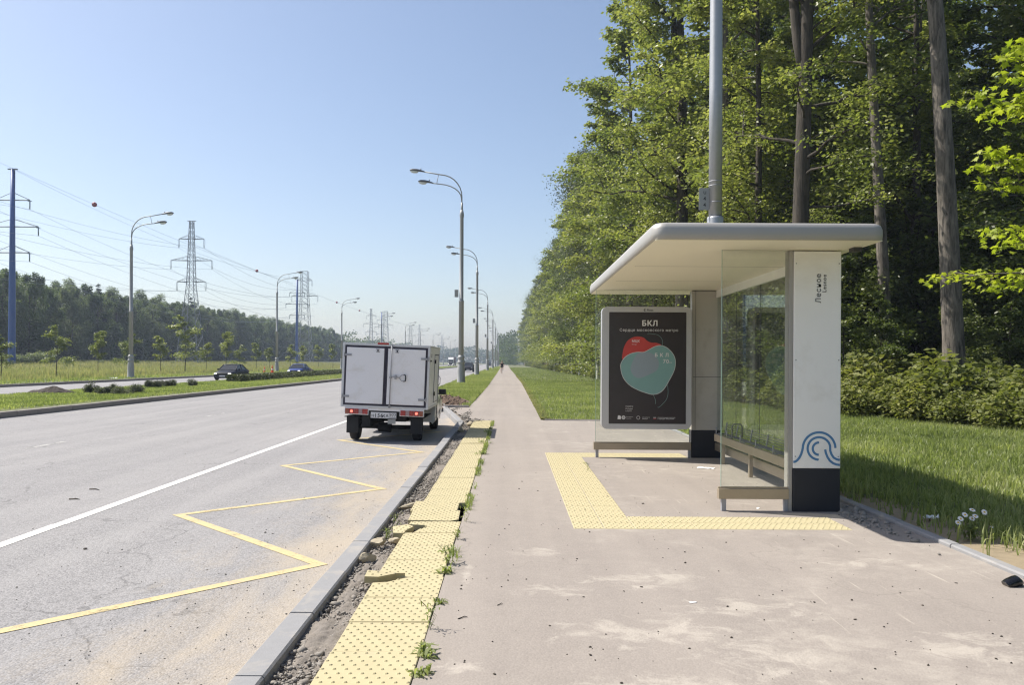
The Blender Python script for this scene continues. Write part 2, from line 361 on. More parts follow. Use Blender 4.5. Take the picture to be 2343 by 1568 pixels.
def bark(name, a, b, sc=(5.5, 5.5, .9), strong=1.0):
    m, nt, bs, out = newmat(name); p = mapping(nt, objc(nt), sc)
    f = noise(nt, p, 1.6, 7, 0.7, 0.6); g = noise(nt, objc(nt), 0.7, 3)
    c = mixc(nt, ramp(nt, f, [(0.38, 0.0), (0.62, 1.0)]), a, b)
    c = mixc(nt, ramp(nt, g, [(0.45, 0.0), (0.7, 0.45)]), c, tuple(k * 0.6 for k in b))
    ln(nt, c, bs.inputs['Base Color']); bs.inputs['Roughness'].default_value = 0.95; bump(nt, bs, f, strong, 0.03); return m
M_bark = bark('grey_brown_bark', (0.045, 0.04, 0.033), (0.22, 0.19, 0.16))
M_barkd = bark('dark_bark', (0.03, 0.026, 0.02), (0.085, 0.07, 0.055))
M_pine = bark('pine_bark', (0.10, 0.055, 0.035), (0.26, 0.15, 0.09))
M_birch = bark('birch_bark', (0.45, 0.43, 0.40), (0.62, 0.60, 0.56), (3, 3, 6), 0.3)
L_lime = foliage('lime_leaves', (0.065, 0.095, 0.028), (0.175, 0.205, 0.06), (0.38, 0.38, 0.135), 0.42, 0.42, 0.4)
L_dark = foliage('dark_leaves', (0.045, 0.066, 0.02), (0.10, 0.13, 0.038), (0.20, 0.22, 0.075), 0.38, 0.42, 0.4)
L_maple = foliage('bright_maple_leaves', (0.13, 0.20, 0.02), (0.30, 0.36, 0.035), (0.46, 0.48, 0.07), 0.45, 0.5, 0.3)
L_birch = foliage('birch_leaves', (0.05, 0.066, 0.03), (0.085, 0.105, 0.048), (0.13, 0.15, 0.07), 0.3)
L_pine = foliage('pine_needles', (0.025, 0.04, 0.018), (0.042, 0.06, 0.028), (0.07, 0.09, 0.04), 0.1)
L_far = foliage('distant_leaves', (0.035, 0.056, 0.026), (0.082, 0.115, 0.05), (0.16, 0.20, 0.09), 0.42)
L_spruce = foliage('spruce_needles', (0.018, 0.03, 0.016), (0.028, 0.044, 0.022), (0.045, 0.062, 0.03), 0.08)
L_bush = foliage('bush_leaves', (0.06, 0.078, 0.022), (0.15, 0.17, 0.05), (0.33, 0.32, 0.11), 0.38)
L_hedge = foliage('hedge_leaves', (0.03, 0.04, 0.014), (0.06, 0.075, 0.022), (0.12, 0.125, 0.04), 0.25)
L_willow = foliage('grey_green_leaves', (0.11, 0.14, 0.075), (0.18, 0.21, 0.11), (0.25, 0.27, 0.15), 0.3)
L_grass = foliage('grass_blades', (0.11, 0.145, 0.047), (0.22, 0.262, 0.095), (0.41, 0.42, 0.21), 0.48, 0.45, 0.45)
L_dry = foliage('meadow_blades', (0.15, 0.175, 0.075), (0.26, 0.26, 0.13), (0.42, 0.36, 0.22), 0.4)
L_far2 = foliage('grey_green_distant_leaves', (0.055, 0.075, 0.04), (0.11, 0.14, 0.075), (0.19, 0.22, 0.125), 0.42)
L_shrub = foliage('grey_shrub_leaves', (0.045, 0.055, 0.03), (0.085, 0.10, 0.055), (0.14, 0.15, 0.085), 0.25)
# ------------------------------------------------------------------ ground, roads, kerbs
M_sandy = simple('sandy_soil', (0.27, 0.215, 0.14), 0.95, var=.25, scale=10, bmp=.4)
def sheet(name, pts, z, mat, kind='structure', parent=None):
    b = MB(); b.add([(x, y, z) for x, y in pts], [tuple(range(len(pts)))]); o = b.build(name, mat, parent)
    if kind: o['kind'] = kind
    return o
YS = [-12, 0, 10, 20, 30, 40, 50, 70, 90, 120, 160, 200, 250, 300, 400, 550, 750, 1000]
def ribbon(name, xl, xr, z, mat, ys=YS, kind='structure', thick=0):
    b = MB(); fl = xl if callable(xl) else (lambda y: xl + bend(y)); fr = xr if callable(xr) else (lambda y: xr + bend(y))
    fz = z if callable(z) else (lambda y: z)
    vs = []
    for y in ys: vs += [(fl(y), y, fz(y)), (fr(y), y, fz(y))]
    b.add(vs, [(2*i, 2*i+1, 2*i+3, 2*i+2) for i in range(len(ys)-1)])
    o = b.build(name, mat)
    if kind: o['kind'] = kind
    return o
g = sheet('ground', [(-4000, -300), (4000, -300), (4000, 7000), (-4000, 7000)], -0.3, M_fieldg)
RZ = -0.15
# carriageway with the bus bay (right edge follows the bay kerb)
def road_r(y):
    pts = [(-12, -1.38), (20.9, -1.38), (28.9, -2.55), (46, -4.72)]
    if y <= 20.9: return -1.38
    for (a, xa), (c, xc) in zip(pts, pts[1:]):
        if a <= y <= c: return xa + (xc - xa) * (y - a) / (c - a)
    return -4.72 + bend(y)
RYS = sorted(set(YS + [20.9, 24, 28.9, 34, 40, 46]))
ribbon('road', -15.35, road_r, RZ, M_road, RYS)
ribbon('opposite_road', -32.1, -23.25, RZ, M_road)
ribbon('median_ground', -23.25, -15.34, -0.02, M_grassg)
# meadow rising to the far wood
b = MB(); xs = [-32.0, -40, -55, -75, -95, -130, -200, -400]; zs = [-0.02, 0.0, 0.25, 0.8, 1.35, 1.7, 2.0, 2.0]
ys = [-40, 20, 60, 100, 150, 200, 300, 450, 700, 1000]
vs = [(x + (bend(y) if i == 0 else 0), y, z) for y in ys for i, (x, z) in enumerate(zip(xs, zs))]; n = len(xs)
b.add(vs, [(j*n+i+1, j*n+i, (j+1)*n+i, (j+1)*n+i+1) for j in range(len(ys)-1) for i in range(n-1)], 0, True)
b.build('meadow', M_fieldg)['kind'] = 'structure'
# footpath + shelter pad
b = MB()
def path_l(y): return -1.46 + bend(y) * 1.0
def path_r(y): return 0.93 + (0 if y < 60 else -0.0085 * (y - 60) if y < 160 else -0.85 - 0.006 * (y - 160))
pp = [(-0.485, -2), (3.86, -2), (3.86, 21.5), (0.93, 21.5), (0.93, 30), (0.9, 66)] + [(path_r(y), y) for y in (100, 130, 160, 220, 300, 450, 700)]
pl = [(path_l(y) - (0.3 if y > 130 else 0), y) for y in (700, 450, 300, 220, 160, 130, 100, 66, 40)] + [(-1.46, 28.4), (-1.47, 27.6), (-2.15, 27.35), (-2.0, 26.2), (-1.75, 25.2), (-1.62, 24.0), (-1.25, 22.6), (-0.98, 21.6), (-0.485, 21.2)]
pathm = sheet('footpath', pp + pl, 0.0, M_path)
# lawn right, verge left of the path, bare soil
sheet('lawn_ground', [(3.95, -2), (60, -2), (60, 21.5), (0.98, 21.6), (3.95, 21.55)][:3] + [(3.95, 21.5)], -0.01, M_grassg)
ribbon('lawn_ground', lambda y: path_r(y) - 0.02, lambda y: 14, -0.012, M_grassg, [21.58, 30, 50, 66, 100, 130, 160, 220, 300, 450, 700])
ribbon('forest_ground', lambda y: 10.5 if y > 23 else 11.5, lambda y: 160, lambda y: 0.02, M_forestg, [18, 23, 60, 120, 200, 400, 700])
def verge_l(y): return max(-99, road_r(y) + 0.14)
ribbon('verge_ground', verge_l, lambda y: path_l(y) + 0.0, -0.025, M_grassg, [27.7, 28.9, 34, 40, 46, 50, 70, 90, 120, 160, 200, 250, 300, 400, 550, 750])
b = MB(); rng = random.Random(4); ring = []
for k in range(40):
    a = 2*math.pi*k/40; r = 1 + 0.16*math.sin(3*a+1) + rng.uniform(-.06, .06)
    ring.append((-3.0 + 1.05*r*math.cos(a) + 0.18*4.5*r*math.sin(a)*-1.0, 33 + 5.2*r*math.sin(a), -0.018))
b.add(ring, [tuple(range(40))]); b.build('bare_soil_ground', M_brown)['kind'] = 'structure'
# broken strip between asphalt and kink kerb
sheet('rubble_ground', [(-1.26, 20.6), (-0.47, 21.3), (-1.0, 22.2), (-1.45, 23.6), (-1.8, 25.6), (-2.3, 27.6), (-2.2, 28.0), (-2.45, 28.9)], -0.05, M_soil)

def kerb_line(pts, wd, z0, z1, name, mat, joints=True, label=None, L=1.0):   # stones laid end to end along a polyline, one structure mesh
    b = MB()
    for (p, q) in zip(pts, pts[1:]):
        p = Vector((p[0], p[1], 0)); q = Vector((q[0], q[1], 0)); d = (q - p); ln_ = d.length; d.normalize(); nn = Vector((-d.y, d.x, 0))
        n = max(1, int(round(ln_ / L))) if joints else 1
        for i in range(n):
            a = p + d * (ln_ * i / n + 0.004); c = p + d * (ln_ * (i + 1) / n - 0.004)
            dz = rng.uniform(-.004, .004); e = rng.uniform(-.004, .004); c2 = 0.012
            a0, a1 = a + nn * e, a - nn * (wd - e); c0, c1 = c + nn * e, c - nn * (wd - e)
            i0, i1 = a0 - nn*c2, a1 + nn*c2; j0, j1 = c0 - nn*c2, c1 + nn*c2
            v = [(a0.x,a0.y,z0),(c0.x,c0.y,z0),(c1.x,c1.y,z0),(a1.x,a1.y,z0),
                 (a0.x,a0.y,z1+dz-c2),(c0.x,c0.y,z1+dz-c2),(c1.x,c1.y,z1+dz-c2),(a1.x,a1.y,z1+dz-c2),
                 (i0.x,i0.y,z1+dz),(j0.x,j0.y,z1+dz),(j1.x,j1.y,z1+dz),(i1.x,i1.y,z1+dz)]
            b.add(v, [(0,4,5,1),(1,5,6,2),(2,6,7,3),(3,7,4,0),(4,8,9,5),(5,9,10,6),(6,10,11,7),(7,11,8,4),(8,11,10,9)])
    o = b.build(name, mat); o['kind'] = 'structure'; return o
kerb_line([(-1.41, -2), (-1.41, 20.9)], 0.16, -0.3, 0.0, 'kerb', M_kerb)
kerb_line([(-1.41, 20.9), (-2.58, 28.9), (-4.78, 46)], 0.17, -0.3, 0.01, 'kerb', M_kerb)
kerb_line([(-4.78 + bend(y), y) for y in (46, 60, 90, 130, 200, 300, 500)], 0.17, -0.3, 0.0, 'kerb', M_kerb, L=2.0)
kerb_line([(-15.35 + bend(y), y) for y in (-5, 30, 60, 90, 130, 200, 300, 500)], 0.16, -0.3, 0.03, 'kerb', M_kerbold, L=1.0)
kerb_line([(-32.1 + bend(y), y) for y in (-5, 30, 60, 90, 130, 200, 300, 500)], 0.16, -0.3, 0.03, 'kerb', M_kerbold, L=2.0)
kerb_line([(-23.2 + bend(y), y) for y in (-5, 30, 60, 90, 130, 200, 300, 500)], 0.16, -0.3, 0.0, 'kerb', M_kerbold, L=2.0)
kerb_line([(3.86, -2), (3.86, 21.5)], 0.10, -0.2, 0.035, 'kerb', M_kerb)
kerb_line([(0.95, 21.62), (3.86, 21.62)], 0.08, -0.2, 0.03, 'kerb', M_kerbold)
kerb_line([(-2.3, 27.62), (-1.45, 27.55)], 0.09, -0.2, 0.075, 'kerb', M_kerbold)
# --------- markings (sheets 4 mm above the asphalt)
b = MB()
def stripe(b, p, q, wd, z):
    p = Vector((*p, 0)); q = Vector((*q, 0)); d = (q-p).normalized(); nn = Vector((-d.y, d.x, 0)) * wd/2
    b.add([(*(p+nn).xy, z), (*(p-nn).xy, z), (*(q-nn).xy, z), (*(q+nn).xy, z)], [(0, 1, 2, 3)])
ysw = [-2, 8.3, 8.31, 30, 50, 90, 150, 300]
for a, c in zip(ysw, ysw[1:]): stripe(b, (-4.80 + bend(a) - (0.012 if a < 8.3 else 0), a), (-4.80 + bend(c) - (0.012 if a < 8.3 else 0), c), 0.135, RZ + .004)
o = b.build('edge_line_marking', M_paint); o['kind'] = 'structure'
b = MB()
for k in range(30):
    y = 6.3 + 9.0 * k; L = 1.0 + (k * 37 % 5) * .2; x = -9.55 + bend(y)
    stripe(b, (x, y), (x, y + L), 0.10, RZ + .004)
stripe(b, (-14.5, 25.0), (-14.5, 26.3), 0.10, RZ + .004)
b.build('lane_dash_marking', M_worn)['kind'] = 'structure'
b = MB(); zz = [(-3.75, 4.55), (-1.64, 6.72), (-3.76, 8.84), (-1.76, 10.72), (-3.80, 13.05), (-1.72, 15.1), (-3.80, 17.3), (-1.74, 19.4), (-3.8, 21.6)]
wd = 0.105; L_, R_ = [], []
for i, p in enumerate(zz):
    p = Vector(p)
    if 0 < i < len(zz) - 1:
        d1 = (p - Vector(zz[i-1])).normalized(); d2 = (Vector(zz[i+1]) - p).normalized()
        n1 = Vector((-d1.y, d1.x)); n2 = Vector((-d2.y, d2.x)); mm = (n1 + n2).normalized(); s = wd/2 / max(0.25, mm.dot(n1))
        L_.append(p + mm*s); R_.append(p - mm*s)
    else:
        d = (Vector(zz[1]) - Vector(zz[0])).normalized() if i == 0 else (Vector(zz[-1]) - Vector(zz[-2])).normalized()
        n1 = Vector((-d.y, d.x)); L_.append(p + n1*wd/2); R_.append(p - n1*wd/2)
nz = len(zz); b.add([(v.x, v.y, RZ+.004) for v in L_ + R_], [(i, nz+i, nz+i+1, i+1) for i in range(nz-1)])
b.build('zigzag_marking', M_ypaint)['kind'] = 'structure'

# ------------------------------------------------------------------ numpy geometry
def stones(name, C, S, mat, seed=0, flat=0.7):
    """deformed icospheres at centres C with sizes S, one mesh"""
    bm = bmesh.new(); bmesh.ops.create_icosphere(bm, subdivisions=1, radius=1.0)
    bv = np.array([v.co[:] for v in bm.verts]); bf = np.array([[v.index for v in f.verts] for f in bm.faces]); bm.free()
    r = np.random.RandomState(seed); n = len(C)
    V = bv[None] * (1 + r.uniform(-.42, .36, (n, len(bv), 1)))
    V = V * (np.array([1, 1, flat]) * r.uniform(.7, 1.3, (n, 1, 3)))
    a = r.uniform(0, 6.28, n); ca, sa = np.cos(a)[:, None], np.sin(a)[:, None]
    X = V[..., 0]*ca - V[..., 1]*sa; Y = V[..., 0]*sa + V[..., 1]*ca
    V = np.stack([X, Y, V[..., 2]], -1) * np.asarray(S)[:, None, None] + np.asarray(C)[:, None, :]
    T = bf[None] + (np.arange(n) * len(bv))[:, None, None]
    return link(name, npmesh(name, V.reshape(-1, 3), T.reshape(-1, 3)), mat)
r = np.random.RandomState(1)
# soil strip between kerb and tactile tiles
nx, ny = 16, 1300; X = np.linspace(-1.27, -0.93, nx); Yv = np.linspace(2.6, 21.3, ny)
gx, gy = np.meshgrid(X, Yv); h = np.zeros_like(gx)
for s_, am in ((3, .018), (9, .014), (27, .01)):
    ph = r.uniform(0, 6.28, (12, 3)); kx = r.normal(0, s_, 12); ky = r.normal(0, s_, 12)
    for i in range(12): h += am / 3.4 * np.sin(kx[i]*gx*3 + ky[i]*gy + ph[i, 0])
h += r.normal(0, .004, h.shape) - 0.068 - 0.03 * (gx < -1.2) 
h = np.minimum(h, -0.018)
V = np.stack([gx, gy, h], -1).reshape(-1, 3); idx = np.arange(nx*ny).reshape(ny, nx)
q = np.stack([idx[:-1, :-1], idx[:-1, 1:], idx[1:, 1:], idx[1:, :-1]], -1).reshape(-1, 4)
T = np.concatenate([q[:, [0, 1, 2]], q[:, [0, 2, 3]]])
o = link('soil_strip_ground', npmesh('soil', V, T), M_soil); o['kind'] = 'structure'
n = 11000; yy = 2.7 + 18.4 * r.uniform(0, 1, n) ** 1.9; xx = r.uniform(-1.24, -0.99, n)
s_ = r.gamma(1.7, .0034, n) + .0025
o = stones('gravel', np.stack([xx, yy, -0.058 + r.uniform(-.012, .012, n)], -1), np.minimum(s_, .03), M_stone, 3)
tag(o, 'loose grey gravel and crumbled concrete in the strip beside the kerb', 'gravel', kind='stuff')
# grit on the road and the pad
n = 1100; yy = 3.3 + 16 * r.uniform(0, 1, n) ** 1.8; xx = np.where(r.uniform(0, 1, n) < .6, -1.5 - r.gamma(1.3, .7, n), r.uniform(-7, -1.5, n))
ok = (xx < -1.44) & (xx > -8); xx, yy = xx[ok], yy[ok]
o = stones('gravel', np.stack([xx, yy, np.full(len(xx), RZ + .003)], -1), r.gamma(2.0, .0014, len(xx)) + .0015, M_stone, 5)
tag(o, 'fine grit scattered over the bus bay asphalt', 'grit', kind='stuff')
n = 420; xx = r.uniform(-.4, 3.7, n); yy = 3.4 + 9 * r.uniform(0, 1, n) ** 1.5
o = stones('gravel', np.stack([xx, yy, np.full(n, .002)], -1), r.gamma(2.0, .0016, n) + .0015, M_barkd, 6)
tag(o, 'small dark crumbs and bits strewn over the shelter pad', 'grit', kind='stuff')
cc = []
for (x, y, sx, sy, k) in ((3.66, 8.1, .14, .8, 260), (-1.32, 23.4, .12, 1.5, 330), (-1.0, 21.4, .22, .4, 240), (-1.85, 26.5, .12, .8, 120)):
    cc.append(np.stack([x + r.normal(0, sx, k)*.6, y + r.normal(0, sy, k)*.6, r.uniform(-.01, .015, k)], -1))
C = np.concatenate(cc); C = C[~((C[:, 0] > 3.83) & (C[:, 1] < 15))]
o = stones('rubble', C, r.gamma(1.5, .0075, len(C)) + .003, M_stone, 8); tag(o, 'broken asphalt rubble around the end of the tactile strip and column', 'rubble', kind='stuff')

n = 1500; a = r.uniform(0, 6.28, n); q = np.sqrt(r.uniform(0, 1, n)); xx = -3.0 + 1.0*q*np.cos(a) - .8*q*np.sin(a); yy = 33 + 5.1*q*np.sin(a)
o = stones('soil_crumbs', np.stack([xx, yy, np.full(n, -.012)], -1), r.gamma(2.0, .016, n) + .01, M_brown, 9); tag(o, 'reddish brown clods on the bare corner of the verge', 'soil', kind='stuff')
def blades(name, P, H, Wd, seed, mat, lean=0.45, seg=2, z=None, parent=None):
    """P (n,3) roots; H heights; Wd widths"""
    r = np.random.RandomState(seed); n = len(P); a = r.uniform(0, 6.28, n); d = np.stack([np.cos(a), np.sin(a), 0*a], -1)
    s = np.stack([-np.sin(a), np.cos(a), 0*a], -1) ; b_ = r.uniform(0, 6.28, n); ca = np.cos(b_); s = np.stack([np.cos(b_), np.sin(b_), 0*b_], -1)
    L = r.uniform(.1, 1, n) ** 1.3 * lean
    H = H[:, None]; W = Wd[:, None]; L = L[:, None]; up = np.array([0, 0, 1.0])
    mid = P + up*H*.55 + d*H*L*.35; tip = P + up*H*(1 - L*.45) + d*H*L*1.05
    var = np.clip(r.normal(.46, .24, n) + .26*np.clip(clumpy(r, P[:, 0]*.6, P[:, 1]*.45), -1.2, 1.2), 0, 1)
    if seg == 2:
        V = np.stack([P - s*W*.5, P + s*W*.5, mid + s*W*.42, mid - s*W*.42, tip], 1)
        T = np.array([[0, 1, 2], [0, 2, 3], [3, 2, 4]])
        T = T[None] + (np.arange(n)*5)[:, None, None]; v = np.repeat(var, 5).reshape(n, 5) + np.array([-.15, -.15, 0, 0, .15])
    else:
        V = np.stack([P - s*W*.5, P + s*W*.5, tip], 1); T = np.array([[0, 1, 2]])[None] + (np.arange(n)*3)[:, None, None]
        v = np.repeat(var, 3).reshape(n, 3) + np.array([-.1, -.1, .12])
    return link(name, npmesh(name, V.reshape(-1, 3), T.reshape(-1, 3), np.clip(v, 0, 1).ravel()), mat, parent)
def clumpy(r, x, y, s=1.0):
    return (np.sin(x*1.7*s + np.sin(y*1.1*s)*2) * np.sin(y*1.3*s + np.sin(x*.9*s)*2) + np.sin(x*4.1*s+1)*np.sin(y*3.7*s)*.5)
def grass_area(name, n, fx0, fx1, y0, y1, h, wd, seed, mat=L_grass, pw=1.0, seg=2, z=-0.01, keep=None, label=None, lean=.5):
    r = np.random.RandomState(seed); yy = y0 + (y1-y0) * r.uniform(0, 1, n)**pw
    a = np.array([fx0(t) for t in yy]) if callable(fx0) else fx0; c = np.array([fx1(t) for t in yy]) if callable(fx1) else fx1
    xx = a + (c-a)*r.uniform(0, 1, n); cl = clumpy(r, xx, yy)
    hh = h * (0.55 + .5*r.uniform(0, 1, n)) * (1 + .28*np.clip(cl, -1, 1.2))
    if keep is not None: k = keep(xx, yy, r); xx, yy, hh = xx[k], yy[k], hh[k]
    zz = z(xx, yy) if callable(z) else np.full(len(xx), z)
    o = blades(name, np.stack([xx, yy, zz], -1), hh, wd*(.6+.8*r.uniform(0, 1, len(xx))), seed+1, mat, lean, seg)
    tag(o, label, 'grass', kind='stuff'); return o
grass_area('grass', 4200, 3.93, 4.02, 9.5, 24, .09, .012, 33, pw=1.0, z=0.02, lean=1.0, label='ragged grass leaning over the kerb right of the shelter')
sheet('bare_soil_ground', [(3.961, 4.4), (4.5, 4.4), (4.75, 5.6), (4.55, 6.6), (4.85, 7.6), (4.6, 8.9), (4.25, 9.8), (3.961, 10.3)], -0.006, M_sandy)
def k_near(x, y, r):    # thin at the kerb, bare dusty soil patch
    bare = np.exp(-((x-4.15)/.28)**2 - ((y-6.3)/1.5)**2)*.97 + np.exp(-((x-4.2)/.3)**2 - ((y-8.6)/1.1)**2)*.75
    return (r.uniform(0, 1, len(x)) > bare) & ((x-3.97)*5 + .35 > r.uniform(0, 1, len(x)))
grass_area('grass', 130000, 3.97, 15, 3.5, 24.5, .21, .0145, 11, pw=1.15, keep=k_near, label='long lush lawn grass right of the shelter', lean=.75)
grass_area('grass', 90000, lambda y: path_r(y)+.03, 11.8, 21.7, 60, .13, .014, 13, pw=1.25, label='lawn grass between the path and the wood behind the shelter', lean=.7)
grass_area('grass', 45000, lambda y: path_r(y)+.03, 12.5, 60, 230, .14, .035, 15, pw=1.5, seg=1, label='far lawn grass along the right of the path')
def k_verge(x, y, r):
    e = ((x+3.0+.18*(y-33))/1.25)**2 + ((y-33)/5.8)**2
    return (e > .8 + r.uniform(0, .5, len(x))) & (x > np.array([verge_l(t) for t in y]) + .1 + .5*r.uniform(0, 1, len(x)))
grass_area('grass', 62000, verge_l, lambda y: path_l(y)-.02, 27.8, 62, .19, .014, 17, pw=1.25, keep=k_verge, label='verge grass between the kerb lamps and the footpath', lean=.6)
grass_area('grass', 26000, lambda y: -4.5+bend(y), lambda y: path_l(y)-.05, 62, 260, .2, .035, 19, pw=1.6, seg=1, label='far verge grass left of the footpath')
grass_area('grass', 80000, lambda y: -23.1+bend(y), lambda y: -16.0+bend(y), 19, 62, .11, .022, 21, pw=1.1, label='median grass between the two carriageways', lean=.55,
           keep=lambda x, y, r: x < -16.0 - r.uniform(0, 1, len(x))**2 * .9)
grass_area('grass', 36000, lambda y: -23.1+bend(y), lambda y: -16.0+bend(y), 62, 260, .12, .05, 23, pw=1.6, seg=1, label='far median grass behind the truck')
def fz(x, y): return np.interp(-x, [32, 40, 55, 75, 95, 130], [-.02, 0, .25, .8, 1.35, 1.7])
grass_area('grass', 60000, -62, -32.6, 38, 150, .26, .05, 25, mat=L_grass, pw=1.3, seg=1, z=fz, label='green mown edge of the meadow')
grass_area('grass', 110000, -100, -36, 45, 330, .55, .07, 27, mat=L_dry, pw=1.4, seg=1, z=fz, label='tall dry meadow grass in front of the wood', lean=.5)
o = grass_area('grass', 2600, lambda y: -.50, lambda y: -.42, 6.0, 21, .10, .007, 29, pw=.7, z=0.0, lean=.9, label='grass growing in the joint right of the tactile strip',
    keep=lambda x, y, r: (np.sin(y*2.3)+np.sin(y*5.1+1) + .06*(y-8)) > .5 + r.uniform(-.4, .4, len(x)))
grass_area('grass', 12000, lambda y: path_r(y)-.07, lambda y: path_r(y)+.2, 21.7, 90, .08, .02, 31, pw=1.6, z=0.0, mat=L_dry, label='dry grass fringe along the right path edge')
# ------------------------------------------------------------------ tactile tiles
def tile_mesh(name, wx, wy, nxd, nyd, th=0.05, cut=None, br=.0135, hgt=.0062):
    b = MB()
    if cut is None:
        g = .002; c = .004
        b.add([(g,g,-th),(wx-g,g,-th),(wx-g,wy-g,-th),(g,wy-g,-th),(g,g,-c),(wx-g,g,-c),(wx-g,wy-g,-c),(g,wy-g,-c),
               (g+c,g+c,0),(wx-g-c,g+c,0),(wx-g-c,wy-g-c,0),(g+c,wy-g-c,0)],
              [(0,1,5,4),(1,2,6,5),(2,3,7,6),(3,0,4,7),(4,5,9,8),(5,6,10,9),(6,7,11,10),(7,4,8,11),(8,9,10,11)])
    else:
        b.prism(cut, -th, 0)
    def inside(x, y):
        if cut is None: return True
        c = False; n = len(cut)
        for i in range(n):
            (x1, y1), (x2, y2) = cut[i], cut[i-1]
            if (y1 > y) != (y2 > y) and x < (x2-x1)*(y-y1)/(y2-y1)+x1: c = not c
        return c
    for j in range(nyd):
        for i in range(nxd):
            x = wx*(i+.5 + (.25 if j % 2 else -.25))/nxd; y = wy*(j+.5)/nyd
            if not inside(x, y): continue
            vs = []
            for rr, zz in ((br, -.0005), (br*.5, hgt)):
                for k in range(6): a = math.pi*k/3; vs.append((x+rr*math.cos(a), y+rr*math.sin(a), zz))
            b.add(vs, [(k, (k+1) % 6, 6+(k+1) % 6, 6+k) for k in range(6)] + [tuple(range(6, 12))])
    me = bpy.data.meshes.new(name); me.from_pydata(b.v, [], b.f); me.update(); me.materials.append(M_tile); return me
T50 = tile_mesh('tile', .5, .5, 8, 9); T30 = tile_mesh('tile_small', .3, .3, 5, 5)
rng = random.Random(12)
tilts = {12: (.0, .0, .0)}
k = 0; y = 2.8
special = {5.3: 'crack', 6.8: 'crack2', 7.8: 'lift', 11.3: 'lift2'}
def put_tile(me, x, y, z, rot, label, group='yellow tactile tiles beside the bus bay', name='tactile_tile'):
    o = link(name, me, None); o.location = (x, y, z); o.rotation_euler = rot
    tag(o, label, 'paving tile', group); return o
ORD = ['first', 'second', 'third', 'fourth', 'fifth', 'sixth', 'seventh', 'eighth', 'ninth', 'tenth', 'eleventh', 'twelfth']
def tile_label(k):
    if k < 5: return 'flat yellow tactile tile, %s one nearer the camera than the split tile' % ORD[4-k]
    if k < 9: return 'flat yellow tactile tile, %s one beyond the split tile' % ORD[k-6]
    if k < 17: return 'flat yellow tactile tile, %s one beyond the two raised tiles' % ORD[k-13]
    if k < 25: return 'flat yellow tactile tile, %s one beyond the tile with the chipped corner' % ORD[k-18]
    return 'flat yellow tactile tile, %s from the far end of the strip by the truck shadow' % ORD[36-k]
for k in range(37):
    y = 2.80 + .5*k; x = -.99 + rng.uniform(-.006, .006); z = .004 + rng.uniform(-.003, .003); rz = rng.uniform(-.006, .006); rx = rng.uniform(-.004, .004); ry = rng.uniform(-.004, .004)
    me = T50; lab = tile_label(k)
    if k in (5, 9, 10, 17): continue
    if k == 11: x -= .07; z += .016; ry = .035; rx = .03; lab = 'yellow tactile tile lifted and shifted towards the kerb, with a gap at its right'
    if k == 12: z += .010; rx = -.03; x += .005; lab = 'raised yellow tactile tile with its thick front edge showing beside rubble stones'
    if k == 25: z += .008; ry = -.02; lab = 'slightly sunken yellow tactile tile far along the strip'
    put_tile(me, x, y, z, (rx, ry, rz), lab)
# broken ones
C1 = [(0,0),(.5,0),(.5,.5),(.0,.5),(0,.40),(.12,.44),(.24,.40),(.30,.37),(.12,.28),(0,.24)]
a = tile_mesh('tile_broken', .5, .5, 8, 9, cut=[(0.0,.0),(.5,.0),(.5,.5),(.30,.5),(.22,.47),(.10,.36),(0.0,.34)])
put_tile(a, -.99, 5.30, .004, (0, 0, 0), 'cracked yellow tactile tile nearest the camera, its far left corner split off', name='cracked_tactile_tile')
a2 = tile_mesh('tile_corner', .5, .5, 8, 9, cut=[(0.0,.36),(.10,.375),(.22,.485),(.28,.5),(0.0,.5)])
put_tile(a2, -1.05, 5.31, .020, (.06, .08, .02), 'broken corner piece of a yellow tactile tile, tipped up over the soil', 'pieces broken off the tactile tiles', 'tactile_tile_fragment')
a = tile_mesh('tile_broken', .5, .5, 8, 9, cut=[(.09,.0),(.5,.0),(.5,.5),(.0,.5),(.0,.36),(.16,.33),(.20,.24),(.12,.12)])
put_tile(a, -.99, 7.30, .006, (0, 0, 0), 'yellow tactile tile with its left edge broken away', name='cracked_tactile_tile')
a2 = tile_mesh('tile_chunk', .5, .5, 8, 9, cut=[(.0,.05),(.09,.0),(.13,.10),(.21,.2),(.16,.3),(.02,.28)])
put_tile(a2, -1.075, 7.22, .006, (.04, -.07, .25), 'loose chunk of yellow tile lying on the soil at the broken edge', 'pieces broken off the tactile tiles', 'tactile_tile_fragment')
a = tile_mesh('tile_broken', .5, .5, 8, 9, cut=[(.0,.0),(.42,.0),(.5,.07),(.5,.5),(.0,.5)])
put_tile(a, -1.02, 7.82, .016, (.02, .02, .02), 'displaced yellow tactile tile overhanging the soil strip', name='cracked_tactile_tile')
a = tile_mesh('tile_broken', .5, .5, 8, 9, cut=[(.06,.0),(.5,.0),(.5,.5),(.0,.5),(.0,.12)])
put_tile(a, -.99, 11.30, .004, (0, .015, 0), 'yellow tactile tile with a chipped near left corner', name='cracked_tactile_tile')
# shelter surround, 0.3 m tiles, two wide
def row(x0, x1, y0, y1, lab):
    nxx = int(round((x1-x0)/.3)); nyy = int(round((y1-y0)/.3))
    for i in range(nxx):
        for j in range(nyy):
            put_tile(T30, x0+.3*i, y0+.3*j, .0035+rng.uniform(-.0008, .0008), (0, 0, rng.uniform(-.003, .003)), lab, 'yellow tactile tiles around the shelter')
row(.62, 3.32, 7.52, 8.12, 'small yellow tactile tile in front of the shelter near end')
row(.62, 1.22, 8.12, 13.22, 'small yellow tactile tile along the open side of the shelter')
row(.62, 3.02, 13.22, 13.82, 'small yellow tactile tile under the far end of the shelter')
